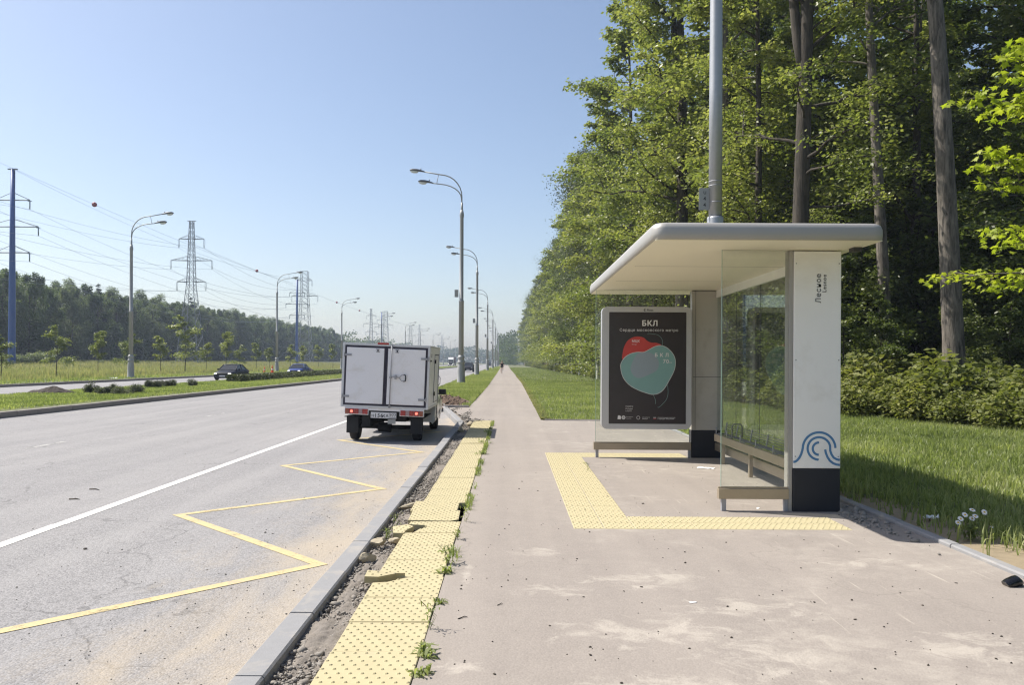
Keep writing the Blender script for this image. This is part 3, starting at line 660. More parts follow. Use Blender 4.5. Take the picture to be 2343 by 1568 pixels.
# lumps of broken concrete beside the strip
def lump(x, y, z, s, seed, label, sc=(1.5, 1, .7), rz=0):
    bm = bmesh.new(); bmesh.ops.create_icosphere(bm, subdivisions=3, radius=1); rr = random.Random(seed)
    pl = [(Vector((rr.gauss(0,1), rr.gauss(0,1), rr.gauss(0,1))).normalized(), rr.uniform(.42, .72)) for _ in range(9)]
    for v in bm.verts:
        m = 1
        for n_, d_ in pl:
            q = v.co.dot(n_)
            if q > d_: v.co -= n_ * (q - d_)
        v.co += Vector((rr.gauss(0,1), rr.gauss(0,1), rr.gauss(0,1))) * .014
        v.co = Vector((v.co.x*sc[0], v.co.y*sc[1], v.co.z*sc[2])) * s
    me = bpy.data.meshes.new('lump'); bm.to_mesh(me); bm.free()
    o = link('concrete_lump', me, M_tilec); o.location = (x, y, z); o.rotation_euler = (rr.uniform(-.2,.2), rr.uniform(-.2,.2), rz)
    tag(o, label, 'rubble stone', 'lumps of broken concrete beside the kerb'); return o
lump(-1.175, 6.45, -.02, .062, 1, 'jagged concrete lump leaning on the kerb, nearest of the row', (1.2, 1.1, .8), .4)
lump(-1.17, 6.95, -.015, .070, 2, 'rounded concrete lump second nearest, against the kerb', (1.35, 1, .7), .2)
lump(-1.05, 7.10, -.03, .055, 3, 'grey concrete lump between the rounded lump and the tiles', (1.1, 1.3, .7), 1.0)
lump(-1.13, 8.72, -.015, .075, 4, 'long low concrete piece in front of the lifted tile', (1.7, .8, .55), -.1)
lump(-1.02, 8.62, -.0, .045, 5, 'small tan tile shard standing by the lifted tile', (.8, 1.2, .9), .5)
lump(-1.15, 18.3, .0, .10, 6, 'pale block fallen at the bay kerb end near the truck shadow', (.9, 1, .9), .1)
lump(-1.05, 20.2, .0, .085, 7, 'broken block at the far end of the bay kerb', (1.2, .9, .8), .7)
lump(-.90, 11.2, .0, .0, 8, 'x') if False else None

# ------------------------------------------------------------------ bus shelter
SH = empty('bus_shelter', (3.3, 10.8, 0)); tag(SH, 'white glass-sided bus shelter with flat silver-edged roof', 'bus shelter')
def part(b, name, mats, parent, bevel=0, seg=2, label=None):
    o = b.build(name, mats, parent, bevel, seg); o.matrix_parent_inverse = Matrix.Identity(4)
    if parent is SH: o.location = -SH.location
    if label: o['label'] = label
    return o
RX0, RX1, RY0, RY1, RZ0, RZ1 = 1.42, 3.75, 7.76, 14.05, 2.85, 3.03
# roof: rounded corners in plan, curved fascia
b = MB()
prof = [(-.16, 0.0), (-.008, 0.0), (.0, .006), (.006, .055), (.004, .11), (-.010, .15), (-.035, .168), (-.10, .18)]
prev = None; first = None
for off, zz in prof:
    ring = [(x, y, RZ0+zz) for x, y in rrect(RX0-off, RY0-off, RX1+off, RY1+off, max(.03, .13+off*.5), 5)]
    i0 = len(b.v); b.add(ring, [], 0)
    n = len(ring)
    if prev is not None:
        for k in range(n): b.f.append((prev+k, prev+(k+1) % n, i0+(k+1) % n, i0+k)); b.m.append(0); b.sm.append(True)
    prev = i0
b.f.append(tuple(prev+k for k in range(n))); b.m.append(0); b.sm.append(False)
roof = part(b, 'roof', M_alu, SH)
b = MB(); segy = [RY0+.155, 9.95, 11.75, 13.2, RY1-.155]
for a, c in zip(segy, segy[1:]): b.box((RX0+.155, a+.006, RZ0-.004), (RX1-.155, c-.006, RZ0+.03))
ceil = part(b, 'ceiling_panel', M_ceil, SH)
for y in segy[1:-1]: b = MB(); b.box((RX0+.156, y-.0055, RZ0-.0045), (RX1-.156, y+.0055, RZ0+.02)); part(b, 'ceiling_seam', M_ink, SH)
b = MB(); b.box((RX0+.03, RY0+.03, RZ0-.0065), (RX0+.16, RY1-.03, RZ0-.0005)); b.box((RX1-.16, RY0+.03, RZ0-.0065), (RX1-.03, RY1-.03, RZ0-.0005))
b.box((RX0+.16, RY0+.03, RZ0-.0065), (RX1-.16, RY0+.16, RZ0-.0005)); b.box((RX0+.16, RY1-.16, RZ0-.0065), (RX1-.16, RY1-.03, RZ0-.0005))
part(b, 'ceiling_border', M_ceil, SH)
def column(y0, y1, lab, mat=None):
    b = MB(); b.box((3.075, y0, .47), (3.59, y1, 2.835)); c = part(b, 'column', mat or M_white, SH, .008, label=lab)
    b = MB(); b.box((3.072, y0-.006, 0.0), (3.585, y1+.006, .468)); p = b.build('column_base', M_black, c, .006)
    return c
c1 = column(8.45, 8.60, 'near white column with the stop name and wave emblem')
b = MB(); b.box((3.03, 8.462, .0), (3.071, 8.60, 2.84)); b.build('edge_profile', M_alu, c1, .004)
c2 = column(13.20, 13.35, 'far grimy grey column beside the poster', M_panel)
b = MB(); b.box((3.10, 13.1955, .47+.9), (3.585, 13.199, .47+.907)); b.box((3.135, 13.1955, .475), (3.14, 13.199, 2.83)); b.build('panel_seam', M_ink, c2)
# lettering on the near face
def onfront(x, y, z, rot=90):    # text plane facing -Y, rotated in that plane
    return Matrix.Translation((x, y, z)) @ Matrix.Rotation(R(90), 4, 'X') @ Matrix.Rotation(R(rot), 4, 'Z')
b = MB()
for z in (.60, 1.65, 2.70):
    for x in (3.10, 3.565): b.prism([(.007*math.cos(2*math.pi*k/8), .007*math.sin(2*math.pi*k/8)) for k in range(8)], 0, .003, 0, Matrix.Translation((x, 8.4495, z)) @ Matrix.Rotation(R(90), 4, 'X'))
b.build('rivets', M_steel, c1)
tx = text_obj('stop_name_lettering', '\u041b\u0435\u0441\u043d\u043e\u0435', .092, M_ink, onfront(3.367, 8.4475, 2.268), c1, bold=0, width=.315)
tx = text_obj('latin_name_lettering', 'Lesnoe', .060, M_ink, onfront(3.425, 8.4475, 2.385), c1, bold=.0002, width=.19)
def lp(zx, zy): return Vector((3.075+(zx-828)*.00103, 8.447, .47+(712-zy)*.00102))
def arc(cx, cy, r_, a0, a1, n=16): return [(cx+r_*math.cos(R(a0+(a1-a0)*k/n)), cy-r_*math.sin(R(a0+(a1-a0)*k/n))) for k in range(n+1)]
def flat_path(b, pts, wd, dy=0.0, m=0):
    P2 = [Vector((p[0], p[1])) for p in pts]; n = len(P2); A, B = [], []
    for i in range(n):
        t = (P2[min(i+1, n-1)] - P2[max(i-1, 0)]).normalized(); nn = Vector((-t.y, t.x))*wd/2
        A.append(P2[i]+nn); B.append(P2[i]-nn)
    vs = [lp(p.x, p.y) + Vector((0, -dy, 0)) for p in A+B]
    b.add(vs, [(i, i+1, n+i+1, n+i) for i in range(n-1)], m)
b = MB()
flat_path(b, [(829,643),(850,640),(872,625),(895,595),(912,560),(924,520)] + arc(1101, 498, 172, 178, 2, 22), 24)
flat_path(b, [(1095,622)] + arc(1100, 498, 120, 265, 15, 24) + [(1218,520),(1232,560),(1255,595),(1285,612),(1320,620)], 24)
flat_path(b, arc(1100, 500, 66, 90, 268, 14), 24)
flat_path(b, [(1165,508),(1172,545),(1190,590),(1215,628),(1250,655),(1285,668),(1320,673)], 24)
b.build('wave_emblem', M_blue, c1)
# glass ends, bars, feet
def end_glass(x0, x1, y, z1, lab, seam=None):
    b = MB(); b.box((x0+.004, y, .264), (x1, y+.010, z1)); gp = part(b, 'glass_panel', M_glass, SH, label=lab)
    b = MB(); b.box((x0-.001, y-.001, .264), (x0+.0035, y+.011, z1)); b.build('glass_edge', M_edge, gp)
    b = MB(); b.box((x0-.03, y-.035, .134), (x1, y+.045, .245)); b.box((x0-.03, y-.012, .245), (x1, y+.022, .263)); br = part(b, 'bottom_bar', M_bronze, SH, .003)
    b = MB(); b.box((x0+.005, y-.02, 0), (x0+.055, y+.03, .133)); b.build('foot', M_steel, br, .003)
    b = MB(); b.box((x1-.045, y-.02, 0), (x1-.005, y+.03, .133)); b.build('foot', M_steel, br, .003)
    return gp
end_glass(2.30, 3.03, 8.48, 2.846, 'near end glass pane')
end_glass(1.446, 3.065, 13.20, 2.846, 'far end glass pane behind the poster')
b = MB(); b.box((3.50, 8.61, .264), (3.510, 10.90, 2.72)); part(b, 'glass_panel', M_glassr, SH, label='rear glass pane nearer the camera')
b = MB(); b.box((3.50, 10.915, .264), (3.510, 13.19, 2.72)); part(b, 'glass_panel', M_glassr, SH, label='rear glass pane farther from the camera')
b = MB(); b.box((3.47, 8.61, .134), (3.54, 13.19, .262)); part(b, 'bottom_bar', M_bronze, SH, .003)
b = MB(); b.box((3.48, 8.61, 2.722), (3.53, 13.19, 2.845)); part(b, 'top_rail', M_white, SH, .003)
b = MB()
for y in (9.75, 10.905, 12.05): b.box((3.494, y-.004, .265), (3.499, y+.004, 2.72))
part(b, 'glazing_joint', M_ink, SH)
b = MB(); b.box((3.615, 8.2, 2.80), (3.70, 8.32, 2.8425)); part(b, 'ceiling_socket', M_ink, SH)
# poster case
PC = empty('poster_case', (2.275, 13.05, 1.52)); tag(PC, 'upright advertising light box with a dark metro poster at the shelter far end', 'advertising board')
def ppart(b, name, mats, bevel=0, parent=None):
    o = b.build(name, mats, parent or PC, bevel)
    if parent is None: o.location = -PC.location
    return o
PX0, PX1, PZ0, PZ1, PY = 1.526, 3.024, .50, 2.548, 12.995
b = MB(); outer = rrect(PX0, PZ0, PX1, PZ1, .095, 8); b.prism(outer, -13.17, -13.02, 0, Matrix(((1,0,0,0),(0,0,-1,0),(0,1,0,0),(0,0,0,1))))
body = ppart(b, 'case_body', M_frame, .004)
b = MB(); inner = rrect(1.645, .588, 2.938, 2.458, .01, 8)
ov = [(x, PY, z) for x, z in outer]; iv = [(x, PY, z) for x, z in inner]; ob = [(x, 13.02, z) for x, z in outer]; ib = [(x, 13.012, z) for x, z in inner]; n = len(outer)
b.add(ov+iv+ob+ib, [(k, n+k, n+(k+1)%n, (k+1)%n) for k in range(n)] + [(k, (k+1)%n, 2*n+(k+1)%n, 2*n+k) for k in range(n)] + [(n+k, 3*n+k, 3*n+(k+1)%n, n+(k+1)%n) for k in range(n)])
fr = ppart(b, 'front_frame', M_frame, 0)
b = MB(); b.box((1.640, 13.008, .583), (2.943, 13.018, 2.463)); po = ppart(b, 'poster', M_poster)
def pz(zx, zy, d=0): return Vector((1.654+(zx-152)*.0014326, 13.0065-d, 2.449-(zy-137)*.0014282))
def smooth_closed(pts, k=6):
    out = []; n = len(pts)
    for i in range(n):
        p0, p1, p2, p3 = [Vector(pts[(i+j-1) % n]) for j in range(4)]
        for s in range(k):
            t = s/k; out.append(.5*((2*p1)+(-p0+p2)*t+(2*p0-5*p1+4*p2-p3)*t*t+(-p0+3*p1-3*p2+p3)*t**3))
    return out
def blob(pts, name, mat, d, sm=True):
    P_ = smooth_closed(pts) if sm else [Vector(p) for p in pts]
    b = MB(); b.add([pz(p.x, p.y, d) for p in P_], [tuple(range(len(P_)))[::-1]]); o = b.build(name, mat, po); return P_
teal = [(283,780),(292,722),(332,662),(400,618),(480,600),(550,600),(612,570),(680,534),(750,520),(820,545),(880,600),(915,665),(922,740),(905,820),(850,930),(790,1030),(730,1080),(660,1095),(590,1080),(480,1040),(380,980),(310,890)]
red = [(306,690),(308,600),(322,540),(360,470),(420,428),(490,416),(550,430),(595,468),(640,487),(700,490),(755,516),(700,560),(600,640),(400,680)]
blob(red, 'red_shape', M_red, .0006)
T_ = blob(teal, 'teal_shape', M_teal, .0012)
blob([(415,730),(470,625),(560,600),(660,620),(725,700),(715,800),(620,862),(500,905),(430,870),(400,800)], 'lavender_shape', M_lav, .0016)
def pline(pts, wd, name, d=.002, mat=M_pwhite, closed=False):
    P2 = [Vector(p) for p in pts]
    if closed: P2 = P2 + P2[:1]
    n = len(P2); A, B_ = [], []
    for i in range(n):
        t = (P2[min(i+1, n-1)]-P2[max(i-1, 0)]).normalized(); nn = Vector((-t.y, t.x))*wd/2; A.append(P2[i]+nn); B_.append(P2[i]-nn)
    b = MB(); b.add([pz(p.x, p.y, d) for p in A+B_], [(i, i+1, n+i+1, n+i) for i in range(n-1)]); return b.build(name, mat, po)
pline(T_, 5, 'shape_outline', closed=True)
def openc(pts): 
    P_ = smooth_closed(pts, 6); return P_[:6*(len(pts)-1)+1]
pline(openc([(600,393),(660,386),(720,400),(760,440),(768,480),(752,520)]), 2.5, 'thin_curve', mat=M_teal)
pline(openc([(815,985),(838,1050),(828,1130),(790,1190),(720,1238)]), 3.5, 'thin_curve', mat=M_teal)
pline(openc([(660,1098),(688,1150),(690,1205)]), 3.5, 'thin_curve', mat=M_teal)
pline(openc([(520,905),(590,878),(660,850),(722,815)]), 5, 'light_stroke', mat=M_teal, d=.0022)
def ptext(name, s, zx, zy, zw, size, bold=0, mat=M_pwhite):
    p = pz(zx, zy, .0022); M_ = Matrix.Translation(p) @ Matrix.Rotation(R(90), 4, 'X')
    return text_obj(name, s, size, mat, M_, po, bold=bold, width=zw*.00143, ext=.0004)
ptext('poster_title', '\u0411\u041a\u041b', 528, 290, 178, .125, .0035)
ptext('poster_subtitle', '\u0421\u0435\u0440\u0434\u0446\u0435 \u043c\u043e\u0441\u043a\u043e\u0432\u0441\u043a\u043e\u0433\u043e \u043c\u0435\u0442\u0440\u043e', 268, 356, 682, .080, 0)
ptext('poster_lettering', '\u041c\u0426\u041a', 412, 483, 90, .052, .001)
ptext('poster_lettering', '54 \u043a\u043c', 412, 515, 52, .030)
ptext('poster_lettering', '\u0411 \u041a \u041b', 680, 652, 158, .090, .0025)
ptext('poster_lettering', '70', 776, 728, 66, .078, .0008)
ptext('poster_lettering', '\u043a\u043c', 850, 726, 28, .026)
for i, s in enumerate(('\u0423\u0437\u043d\u0430\u0439\u0442\u0435', '\u0431\u043e\u043b\u044c\u0448\u0435', '\u043e \u0411\u041a\u041b')): ptext('poster_lettering', s, 342, 1242+27*i, (88, 82, 68)[i], .030)
b = MB()
def ring(b, cx, cy, r0, r1, n=16, m=0):
    v = [pz(cx+r0*math.cos(2*math.pi*k/n), cy+r0*math.sin(2*math.pi*k/n), .002) for k in range(n)] + [pz(cx+r1*math.cos(2*math.pi*k/n), cy+r1*math.sin(2*math.pi*k/n), .002) for k in range(n)]
    b.add(v, [(k, (k+1)%n, n+(k+1)%n, n+k) for k in range(n)], m)
def rect(b, x0, y0, x1, y1, m=0): b.add([pz(x0,y0,.002),pz(x1,y0,.002),pz(x1,y1,.002),pz(x0,y1,.002)], [(3,2,1,0)], m)
ring(b, 320, 1367, 12, 22); ring(b, 320, 1367, 0.5, 6); ring(b, 492, 1368, 17, 21)
b.add([pz(255,1345,.002),pz(268,1340,.002),pz(290,1352,.002),pz(288,1388,.002),pz(250,1386,.002)], [(4,3,2,1,0)])
rect(b, 668, 1362, 700, 1369); rect(b, 668, 1376, 700, 1383, 1)
b.build('sponsor_logos', [M_pwhite, M_red], po)
for x_, y_, w_, s_ in ((350,1363,78,'\u041c\u043e\u0441\u043a\u043e\u0432\u0441\u043a\u0438\u0439'),(350,1381,60,'\u0442\u0440\u0430\u043d\u0441\u043f\u043e\u0440\u0442'),(540,1368,86,'\u043c\u043e\u0441\u043a\u043e\u0432\u0441\u043a\u043e\u0435'),(540,1386,60,'\u043c\u0435\u0442\u0440\u043e'),(716,1370,210,'\u0441\u0442\u0440\u043e\u0438\u0442\u0435\u043b\u044c\u043d\u044b\u0439 \u043a\u043e\u043c\u043f\u043b\u0435\u043a\u0441'),(718,1386,190,'\u0433\u043e\u0440\u043e\u0434\u0430 \u041c\u043e\u0441\u043a\u0432\u044b')):
    ptext('sponsor_lettering', s_, x_, y_, w_, .018)
M_ = Matrix.Translation((1.654+(588-152)*.0014326, 12.993, 2.449+(137-117)*.0014282)) @ Matrix.Rotation(R(90), 4, 'X')
text_obj('frame_lettering', 'Russ', .045, M_ink, M_, fr, bold=.001, width=.10)
b = MB(); cx, cz = 1.654+(562-152)*.0014326, 2.449+(137-106)*.0014282
for k in range(16):
    a0, a1 = 2*math.pi*k/16, 2*math.pi*(k+1)/16
    if k in (0, 1, 14, 15): continue
    b.add([(cx+.02*math.cos(a0), 12.993, cz+.02*math.sin(a0)), (cx+.02*math.cos(a1), 12.993, cz+.02*math.sin(a1)), (cx+.007*math.cos(a1), 12.993, cz+.007*math.sin(a1)), (cx+.007*math.cos(a0), 12.993, cz+.007*math.sin(a0))], [(0,1,2,3)])
b.build('frame_logo', M_ink, fr)
for o in list(fr.children): pass
# bench
BN = empty('bench', (3.2, 10.9, 0)); tag(BN, 'long wire-mesh bench with a weathered steel beam inside the shelter', 'bench')
def bpart(b, name, mats, bevel=0):
    o = b.build(name, mats, BN, bevel); o.location = -BN.location; return o
b = MB(); b.box((3.28, 9.0, .36), (3.33, 12.5, .475)); bpart(b, 'front_beam', M_bronze, .004)
b = MB()
for k in range(5): b.tube([(3.35+k*.03, 9.0, .49-.002*k), (3.35+k*.03, 12.5, .49-.002*k)], .006, 6)
for k in range(4): b.tube([(3.475, 9.0, .52+.035*k), (3.475, 12.5, .52+.035*k)], .005, 6)
bpart(b, 'wire_seat', M_lampd)
for y in (9.05, 9.75, 10.45, 11.15, 11.85, 12.45):
    b = MB(); b.tube([(3.30, y, .475), (3.44, y, .475), (3.472, y, .66)], .012, 6); b.tube([(3.30, y, .47), (3.30, y, .585)], .010, 6); bpart(b, 'bracket', M_steel)
for y in (9.1, 10.98, 12.4):
    b = MB(); b.box((3.37, y-.03, 0), (3.42, y+.03, .46)); bpart(b, 'leg', M_bronze, .003)
for y in (11.6,):
    b = MB(); b.tube([(3.46, y, .50), (3.46, y, .66), (3.44, y, .70), (3.33, y, .70), (3.31, y, .66), (3.31, y, .475)], .010, 6); bpart(b, 'armrest', M_lampd)
# ------------------------------------------------------------------ parked truck
TR = empty('delivery_truck', (-2.765, 17.4, RZ)); tag(TR, 'white box pickup truck parked in the bus bay, seen from behind', 'truck')
TR.rotation_euler = (0, R(1.0), 0)
def U(zx): return (zx-650)*.001855
def W(zx, zy): return (942-(zy-(zx-650)*.043))*.001855
BZ = .75; BY = -.50    # bottom of box over road, rear plane relative to truck origin
BX = .945; BH = 1.385; BL = 2.35
EX = Matrix.Rotation(R(1.1), 4, 'Y')          # box leans a little more on its springs
def tp(b, name, mats, parent=None, bevel=0, lean=True, label=None):
    o = b.build(name, mats, parent or TR, bevel)
    if parent is None and lean: o.matrix_local = EX
    if label: o['label'] = label
    return o
b = MB(); b.box((-BX, BY+.03, BZ), (BX, BY+BL, BZ+BH)); box = tp(b, 'cargo_box', M_twhite, bevel=.012)
b = MB()   # aluminium rear frame and corner trims
t = .045
b.box((-BX-.006, BY, BZ-.006), (-BX+t, BY+.06, BZ+BH+.006)); b.box((BX-t, BY, BZ-.006), (BX+.006, BY+.06, BZ+BH+.006))
b.box((-BX+t, BY, BZ+BH-t), (BX-t, BY+.06, BZ+BH+.006)); b.box((-BX+t, BY, BZ-.006), (BX-t, BY+.06, BZ+.035))
for x in (-BX-.006, BX-.030):
    b.box((x, BY+.06, BZ+BH-.03), (x+.036, BY+BL, BZ+BH+.006)); b.box((x, BY+.06, BZ-.006), (x+.036, BY+BL, BZ+.05))
b.build('rear_frame', M_trim, box, .002)
def door(x0, x1, lab):
    z0, z1 = BZ+.04, BZ+BH-.05
    b = MB(); b.box((x0, BY-.008, z0), (x1, BY+.02, z1)); s = b.build('door_seal', M_seal, box, .004)
    b = MB(); b.box((x0+.040, BY-.022, z0+.042), (x1-.040, BY-.006, z1-.042)); d = b.build('rear_door', M_twhite, box, .004); d['label'] = lab
    return d
dl = door(-BX+.05, -.005, 'left rear door'); dr = door(.0, BX-.05, 'right rear door with locking bar')
def tz(zy): return BZ + (942-zy)*.001855
b = MB()
for zx, zy, d, s in ((205, 315, dl, 1), (195, 800, dl, 1), (1105, 370, dr, -1), (1090, 850, dr, -1)):
    b = MB(); z = BZ + (942-(zy-(zx-650)*.043))*.001855; x = U(zx)
    b.box((x-.085, BY-.036, z-.022), (x+.075, BY-.027, z+.022)); b.tube([(x-.08*s, BY-.036, z-.05), (x-.08*s, BY-.036, z+.05)], .012, 8)
    b.build('hinge', M_steel, d, .002)
b = MB(); x = U(712); b.tube([(x, BY-.048, BZ+.0), (x, BY-.048, BZ+BH-.02)], .011, 8)
for zz in (.01, .03, .65, 1.30, BH-.04): b.box((x-.025, BY-.055, BZ+zz), (x+.025, BY-.027, BZ+zz+.035))
b.build('locking_bar', M_steel, dr)
b = MB(); z = BZ+.68; b.tube([(x, BY-.055, z+.01), (x+.06, BY-.06, z), (x+.14, BY-.06, z-.005), (x+.19, BY-.06, z-.01)], .008, 6)
b.box((x+.09, BY-.07, z-.045), (x+.135, BY-.027, z+.045))
b.tube([(x+.19, BY-.06, z-.01), (x+.245, BY-.06, z+.05), (x+.30, BY-.06, z+.055)], .008, 6); b.tube([(x+.19, BY-.06, z-.01), (x+.24, BY-.06, z-.075), (x+.30, BY-.06, z-.085)], .008, 6)
b.build('handle', M_steel, dr); b = MB(); b.tube([(x+.285, BY-.06, z+.057), (x+.325, BY-.06, z+.05), (x+.33, BY-.06, z-.015), (x+.325, BY-.06, z-.08), (x+.285, BY-.06, z-.086)], .013, 8); b.build('handle_grip', M_rub, dr)
for zx in (552, 777):
    b = MB(); xx = U(zx); z = tz(272-(zx-650)*.0); b.box((xx-.04, BY-.032, z+.018), (xx+.04, BY-.026, z+.028)); b.box((xx-.04, BY-.032, z-.032), (xx+.04, BY-.026, z-.022)); b.box((xx-.012, BY-.034, z-.022), (xx+.012, BY-.026, z+.018))
    b.build('top_latch', M_seal, dl if zx < 650 else dr)
b = MB(); b.box((-.20, BY-.012, BZ+BH-.012), (.045, BY+.05, BZ+BH+.030)); b.build('marker_lamp', M_tl, box, .006)
# side door of the box with hinges
b = MB(); y0, y1 = BY+1.10, BY+2.02
b.box((BX, y0, BZ+.10), (BX+.007, y0+.022, BZ+BH-.17)); b.box((BX, y1-.022, BZ+.10), (BX+.007, y1, BZ+BH-.17)); b.box((BX, y0+.022, BZ+BH-.19), (BX+.007, y1-.022, BZ+BH-.17)); b.box((BX, y0+.022, BZ+.10), (BX+.007, y1-.022, BZ+.12))
sd = b.build('side_door_seal', M_seal, box)
b = MB(); b.box((BX, y0+.022, BZ+.12), (BX+.014, y1-.022, BZ+BH-.19)); sdo = b.build('side_door', M_twhite, box)
for zz in (.28, 1.02): 
    b = MB(); b.box((BX+.014, y0-.09, BZ+zz), (BX+.026, y0+.10, BZ+zz+.045)); b.tube([(BX+.025, y0, BZ+zz-.02), (BX+.025, y0, BZ+zz+.07)], .014, 6); b.build('hinge', M_dark, sdo)
b = MB(); b.tube([(BX+.03, y1-.15, BZ+.05), (BX+.03, y1-.15, BZ+BH-.15)], .010, 6); b.tube([(BX+.03, y1-.15, BZ+.72), (BX+.075, y1-.15, BZ+.66), (BX+.075, y1-.15, BZ+.52), (BX+.03, y1-.15, BZ+.46)], .010, 6); b.build('locking_bar', M_steel, sdo)
b = MB(); b.box((BX, BY+.30, BZ+BH-.25), (BX+.008, BY+.42, BZ+BH-.17)); b.build('side_label_plate', M_steel, box)
b = MB(); b.box((BX, BY+.12, BZ+BH-.34), (BX+.03, BY+.16, BZ+BH-.31)); b.build('side_marker', M_dark, box)
# rear lamp bar
b = MB()
for s in (-1, 1):
    c = s*.60; b.box((c-.262, BY+.005, BZ-.168), (c+.262, BY+.10, BZ-.008))
b.box((-.34, BY+.02, BZ-.07), (.34, BY+.10, BZ-.008)); bar = tp(b, 'lamp_bar', M_twhite, bevel=.006)
for s in (-1, 1):
    c = s*.60; b = MB(); x0, x1, z0, z1 = c-.247, c+.247, BZ-.152, BZ-.040
    wds = [.075, .11, .09, .075, .11]; wds = [w_*(x1-x0)/sum(wds) for w_ in wds]; ms = [1, 0, 0, 2, 0]; xx = x0
    if s > 0: wds = wds[::-1]; ms = ms[::-1]
    for w_, m_ in zip(wds, ms): b.box((xx+.002, BY-.014, z0), (xx+w_-.002, BY+.006, z1), m_); xx += w_
    tl = b.build('tail_light', [M_tl, M_to, M_tw], bar, .004)
    b = MB(); lx = c - s*(-.105); b.prism([(.030*math.cos(2*math.pi*k/12), .030*math.sin(2*math.pi*k/12)) for k in range(12)], 0, .004, 0, Matrix.Translation((c+s*.105, BY-.0145, BZ-.096)) @ Matrix.Rotation(R(90), 4, 'X')); b.build('lit_lamp', M_lit, tl)
b = MB(); b.box((-.292, BY-.005, BZ-.232), (.278, BY+.01, BZ-.092)); pl_ = tp(b, 'number_plate', M_ink, bevel=.003)
b = MB(); b.box((-.284, BY-.009, BZ-.225), (.112, BY-.0052, BZ-.099)); b.box((.118, BY-.009, BZ-.225), (.270, BY-.0052, BZ-.099)); b.build('plate_face', M_plate, pl_)
def tt(s, x, z, size, wd, bold=.001):
    text_obj('plate_lettering', s, size, M_ink, Matrix.Translation((x, BY-.0105, z)) @ Matrix.Rotation(R(90), 4, 'X'), pl_, bold=bold, width=wd)
tt('\u041d', -.270, BZ-.205, .075, .050); tt('156', -.206, BZ-.208, .115, .165, .002); tt('\u041a\u0410', -.030, BZ-.205, .075, .125); tt('977', .128, BZ-.180, .085, .135)
b = MB(); b.box((.125, BY-.0105, BZ-.215), (.262, BY-.0095, BZ-.195)); b.build('plate_region_strip', M_steel, pl_)
b = MB(); b.box((.085, BY+.02, BZ-.345), (.255, BY+.035, BZ-.245)); tp(b, 'bracket_plate', M_lamp, bevel=.004)
# underbody
b = MB(); b.box((-.80, BY+.05, BZ-.10), (.80, BY+3.0, BZ-.02)); b.box((-.48, BY+.10, BZ-.42), (-.30, BY+2.6, BZ-.10)); b.box((.30, BY+.1, BZ-.30), (.48, BY+2.6, BZ-.10))
b.box((-.72, BY+.30, BZ-.30), (-.42, BY+1.1, BZ-.1)); b.box((.50, BY+.30, BZ-.28), (.72, BY+1.1, BZ-.1)); b.box((-.3, BY+.9, BZ-.36), (.25, BY+2.2, BZ-.1))
tp(b, 'chassis', M_dark, lean=False)
b = MB(); b.tube([(-.72, .0, .30), (.72, .0, .30)], .045, 8); b.tube([(-.18, .0, .29), (.10, .0, .29)], [.10, .12], 10); b.tube([(-.45, -.42, .36), (-.5, .4, .33), (-.4, 1.5, .3)], .05, 8); tp(b, 'rear_axle', M_dark, lean=False)
def wheel(x, y, parent, r_=.30, wd=.19, s=1, name='wheel'):
    e = MB(); M_ = Matrix.Translation((x, y, r_)) @ Matrix.Rotation(R(90), 4, 'Y')
    prof = [(r_*.62, -wd/2), (r_*.88, -wd/2), (r_*.98, -wd*.38), (r_, -wd*.2), (r_, wd*.2), (r_*.98, wd*.38), (r_*.88, wd/2), (r_*.62, wd/2)]
    e.lathe(prof, 24, 0, M_); w_ = e.build(name, M_rub, parent)
    e = MB(); e.lathe([(r_*.61, -wd*.3), (r_*.61, wd*.3), (r_*.5, wd*.42*s), (r_*.18, wd*.36*s)][:3], 20, 0, M_); e.build('rim', M_steel, w_); return w_
wheel(-.69, 0, TR); wheel(.69, 0, TR); wheel(-.67, 3.0, TR); wheel(.76, 3.0, TR)
for s in (-1, 1):
    b = MB(); b.box((s*.70-.13, BY+.16, .18), (s*.70+.13, BY+.175, .56)); tp(b, 'mud_flap', M_rub, bevel=.003, lean=False)
    b = MB(); b.box((s*.70-.17, BY+.10, .53), (s*.70+.17, 1.1, .545)); tp(b, 'mudguard', M_dark, lean=False)
# cab: lofted body, roof lower than the box
def loft(b, secs, m=0, smooth=True, caps=True):
    n = len(secs[0]); i0 = len(b.v)
    for s_ in secs: b.v += [tuple(p) for p in s_]
    for i in range(len(secs)-1):
        for k in range(n-1):
            b.f.append((i0+i*n+k, i0+i*n+k+1, i0+(i+1)*n+k+1, i0+(i+1)*n+k)); b.m.append(m); b.sm.append(smooth)
    if caps:
        b.f.append(tuple(i0+k for k in range(n))[::-1]); b.m.append(m); b.sm.append(False)
        b.f.append(tuple(i0+(len(secs)-1)*n+k for k in range(n))); b.m.append(m); b.sm.append(False)
def body_sec(y, hw, zb, zt, crown=.03, tuck=.9):
    h = zt-zb
    half = [(hw*tuck, zb), (hw*.98, zb+h*.18), (hw, zb+h*.45), (hw*.985, zb+h*.75), (hw*.93, zt-.03), (hw*.82, zt), (hw*.4, zt+crown*.8), (0, zt+crown)]
    return [(x, y, z) for x, z in half] + [(-x, y, z) for x, z in half[-2::-1]]
b = MB(); loft(b, [body_sec(1.80, .90, .28, .95), body_sec(1.95, .915, .22, .97), body_sec(2.6, .925, .24, .97), body_sec(3.0, .93, .36, .95), body_sec(3.5, .925, .30, .90), body_sec(4.0, .87, .24, .80), body_sec(4.22, .68, .26, .62)])
cab = tp(b, 'cab_body', M_tcar, lean=False)
b = MB()
def gsec(y, hw, z): return [(x, y, z) for x in (-hw, -hw*.8, 0, hw*.8, hw)]
